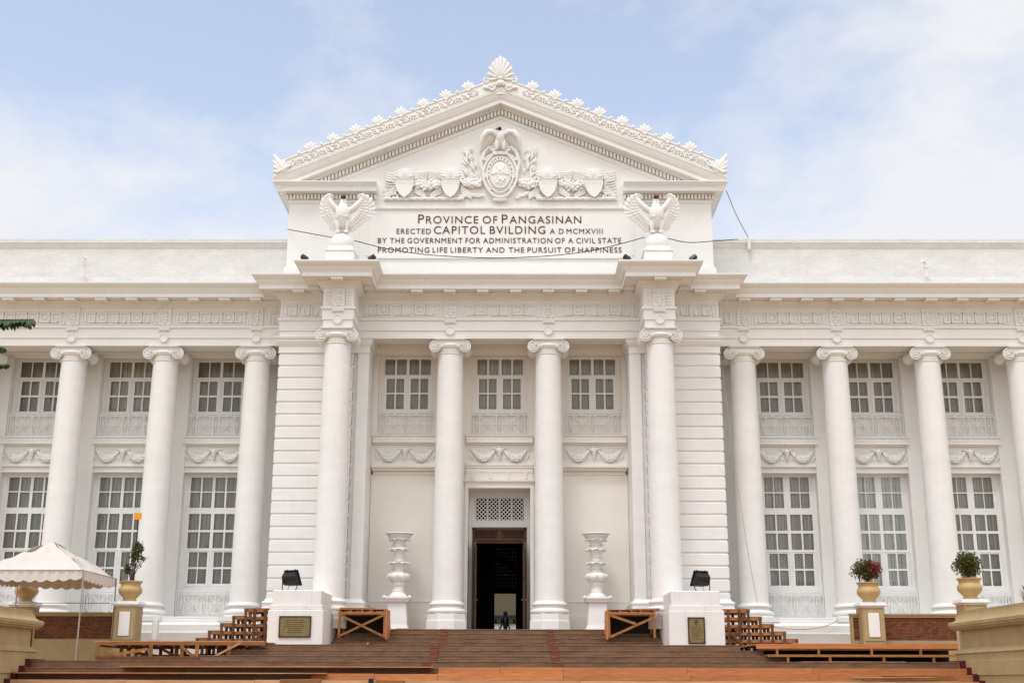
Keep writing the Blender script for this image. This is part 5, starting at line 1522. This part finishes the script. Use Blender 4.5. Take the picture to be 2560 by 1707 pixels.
for x, y in ((H, -H), (H, H), (-H, -H), (-H, H)):
    MB().tube([(x+.03*(1 if x > 0 else -1), y, 0), (x+.03*(1 if x > 0 else -1), y, ez+.02)], .022, 8).build('pole', 'steel', t, smooth=60)
g = MB()
for a, b in (((-H, -H), (H, -H)), ((H, -H), (H, H)), ((H, H), (-H, H)), ((-H, H), (-H, -H))): g.tube([(a[0], a[1]*1.01-.015, ez+.015), (b[0], b[1]*1.01-.015, ez+.015)], .014, 6)
g.tube([(-H, H-.3, 1.75), (H, H-.3, 1.75)], .014, 6)
g.build('frame', 'steel', t, smooth=60)
loose('equipment_box', (.16, .20, .62), (-10.35, -1.5, -.35), (0, 0, 0), 'frame', 'white electrical box beside the left planter pillar', 'box')

# ================================================================== FOLIAGE AT THE FRAME'S EDGES
t = thing('tree', 'dark green tree whose leafy branch tip enters at the upper left', 'tree', (-9.3, -27.0, -3.2))
g = MB(); g.tube([(0, 0, 0), (.1, 0, 2.2), (.3, 0, 3.6), (1.0, 0, 4.4), (2.2, 0, 4.95), (3.5, 0, 5.33), (4.2, -.01, 5.46), (4.66, -.02, 5.47)], [.26, .22, .17, .10, .06, .03, .014, .005], 8)
g.tube([(.3, 0, 3.6), (-.6, .4, 5.6), (-1.6, .6, 7.0)], [.13, .08, .03], 7); g.tube([(.2, 0, 3.2), (-.2, -1.2, 5.0), (-.4, -2.2, 6.2)], [.12, .07, .02], 7)
g.build('trunk', 'bark', t, smooth=60)
l = MB(); rn = random.Random(21)
def frond(pts, n, size):
    for k in range(n):
        tt = k/n; i = min(len(pts)-2, int(tt*(len(pts)-1))); f = tt*(len(pts)-1)-i
        p = Vector(pts[i]).lerp(Vector(pts[i+1]), f)
        for s_ in (-1, 1):
            d = Vector((rn.uniform(-.1, .3), s_*rn.uniform(.1, .8), -rn.uniform(.5, 1.0))).normalized(); L = size*rn.uniform(.65, 1.2)*(1-.35*tt)
            w = Vector((1, 0, .1))*.026
            l.face([p, p+d*L*.5+w, p+d*L, p+d*L*.5-w])
frond([(2.8, 0, 5.15), (3.5, 0, 5.34), (4.2, -.01, 5.47), (4.66, -.02, 5.48)], 120, .165)
frond([(3.2, .1, 5.15), (3.9, .1, 5.22), (4.33, .1, 5.19)], 50, .13)
frond([(3.3, .2, 5.05), (3.9, .2, 5.05), (4.36, .2, 5.02)], 40, .09)
shrub_leaves(l, (-.8, .3, 7.0), (2.0, 1.8, 1.3), 2600, rn, .11); shrub_leaves(l, (1.2, 0, 5.6), (1.3, 1.2, .9), 1200, rn, .11)
l.build('crown', 'leafdark', t)
t = thing('palm_plant', 'yellow green spiky plant at the right edge above the stair wall', 'plant', (14.85, -4.6, -1.06))
g = MB(); g.tube([(0, 0, 0), (0, 0, 1.7)], [.06, .04], 6); g.build('trunk', 'bark', t)
l = MB(); rn = random.Random(6)
for k in range(60):
    a = rn.uniform(0, 6.28); e = rn.uniform(-.2, 1.3); L = rn.uniform(.35, .7)
    d = Vector((math.cos(a)*math.cos(e), math.sin(a)*math.cos(e), math.sin(e))); p = Vector((0, 0, rn.uniform(1.4, 1.8))); w = d.cross(Vector((0, 0, 1))).normalized()*.025
    q = p+d*L*.6; r_ = p+d*L+Vector((0, 0, -.18*L))
    l.face([p-w*.5, q-w, r_, q+w, p+w*.5])
l.build('crown', 'leafgold', t)
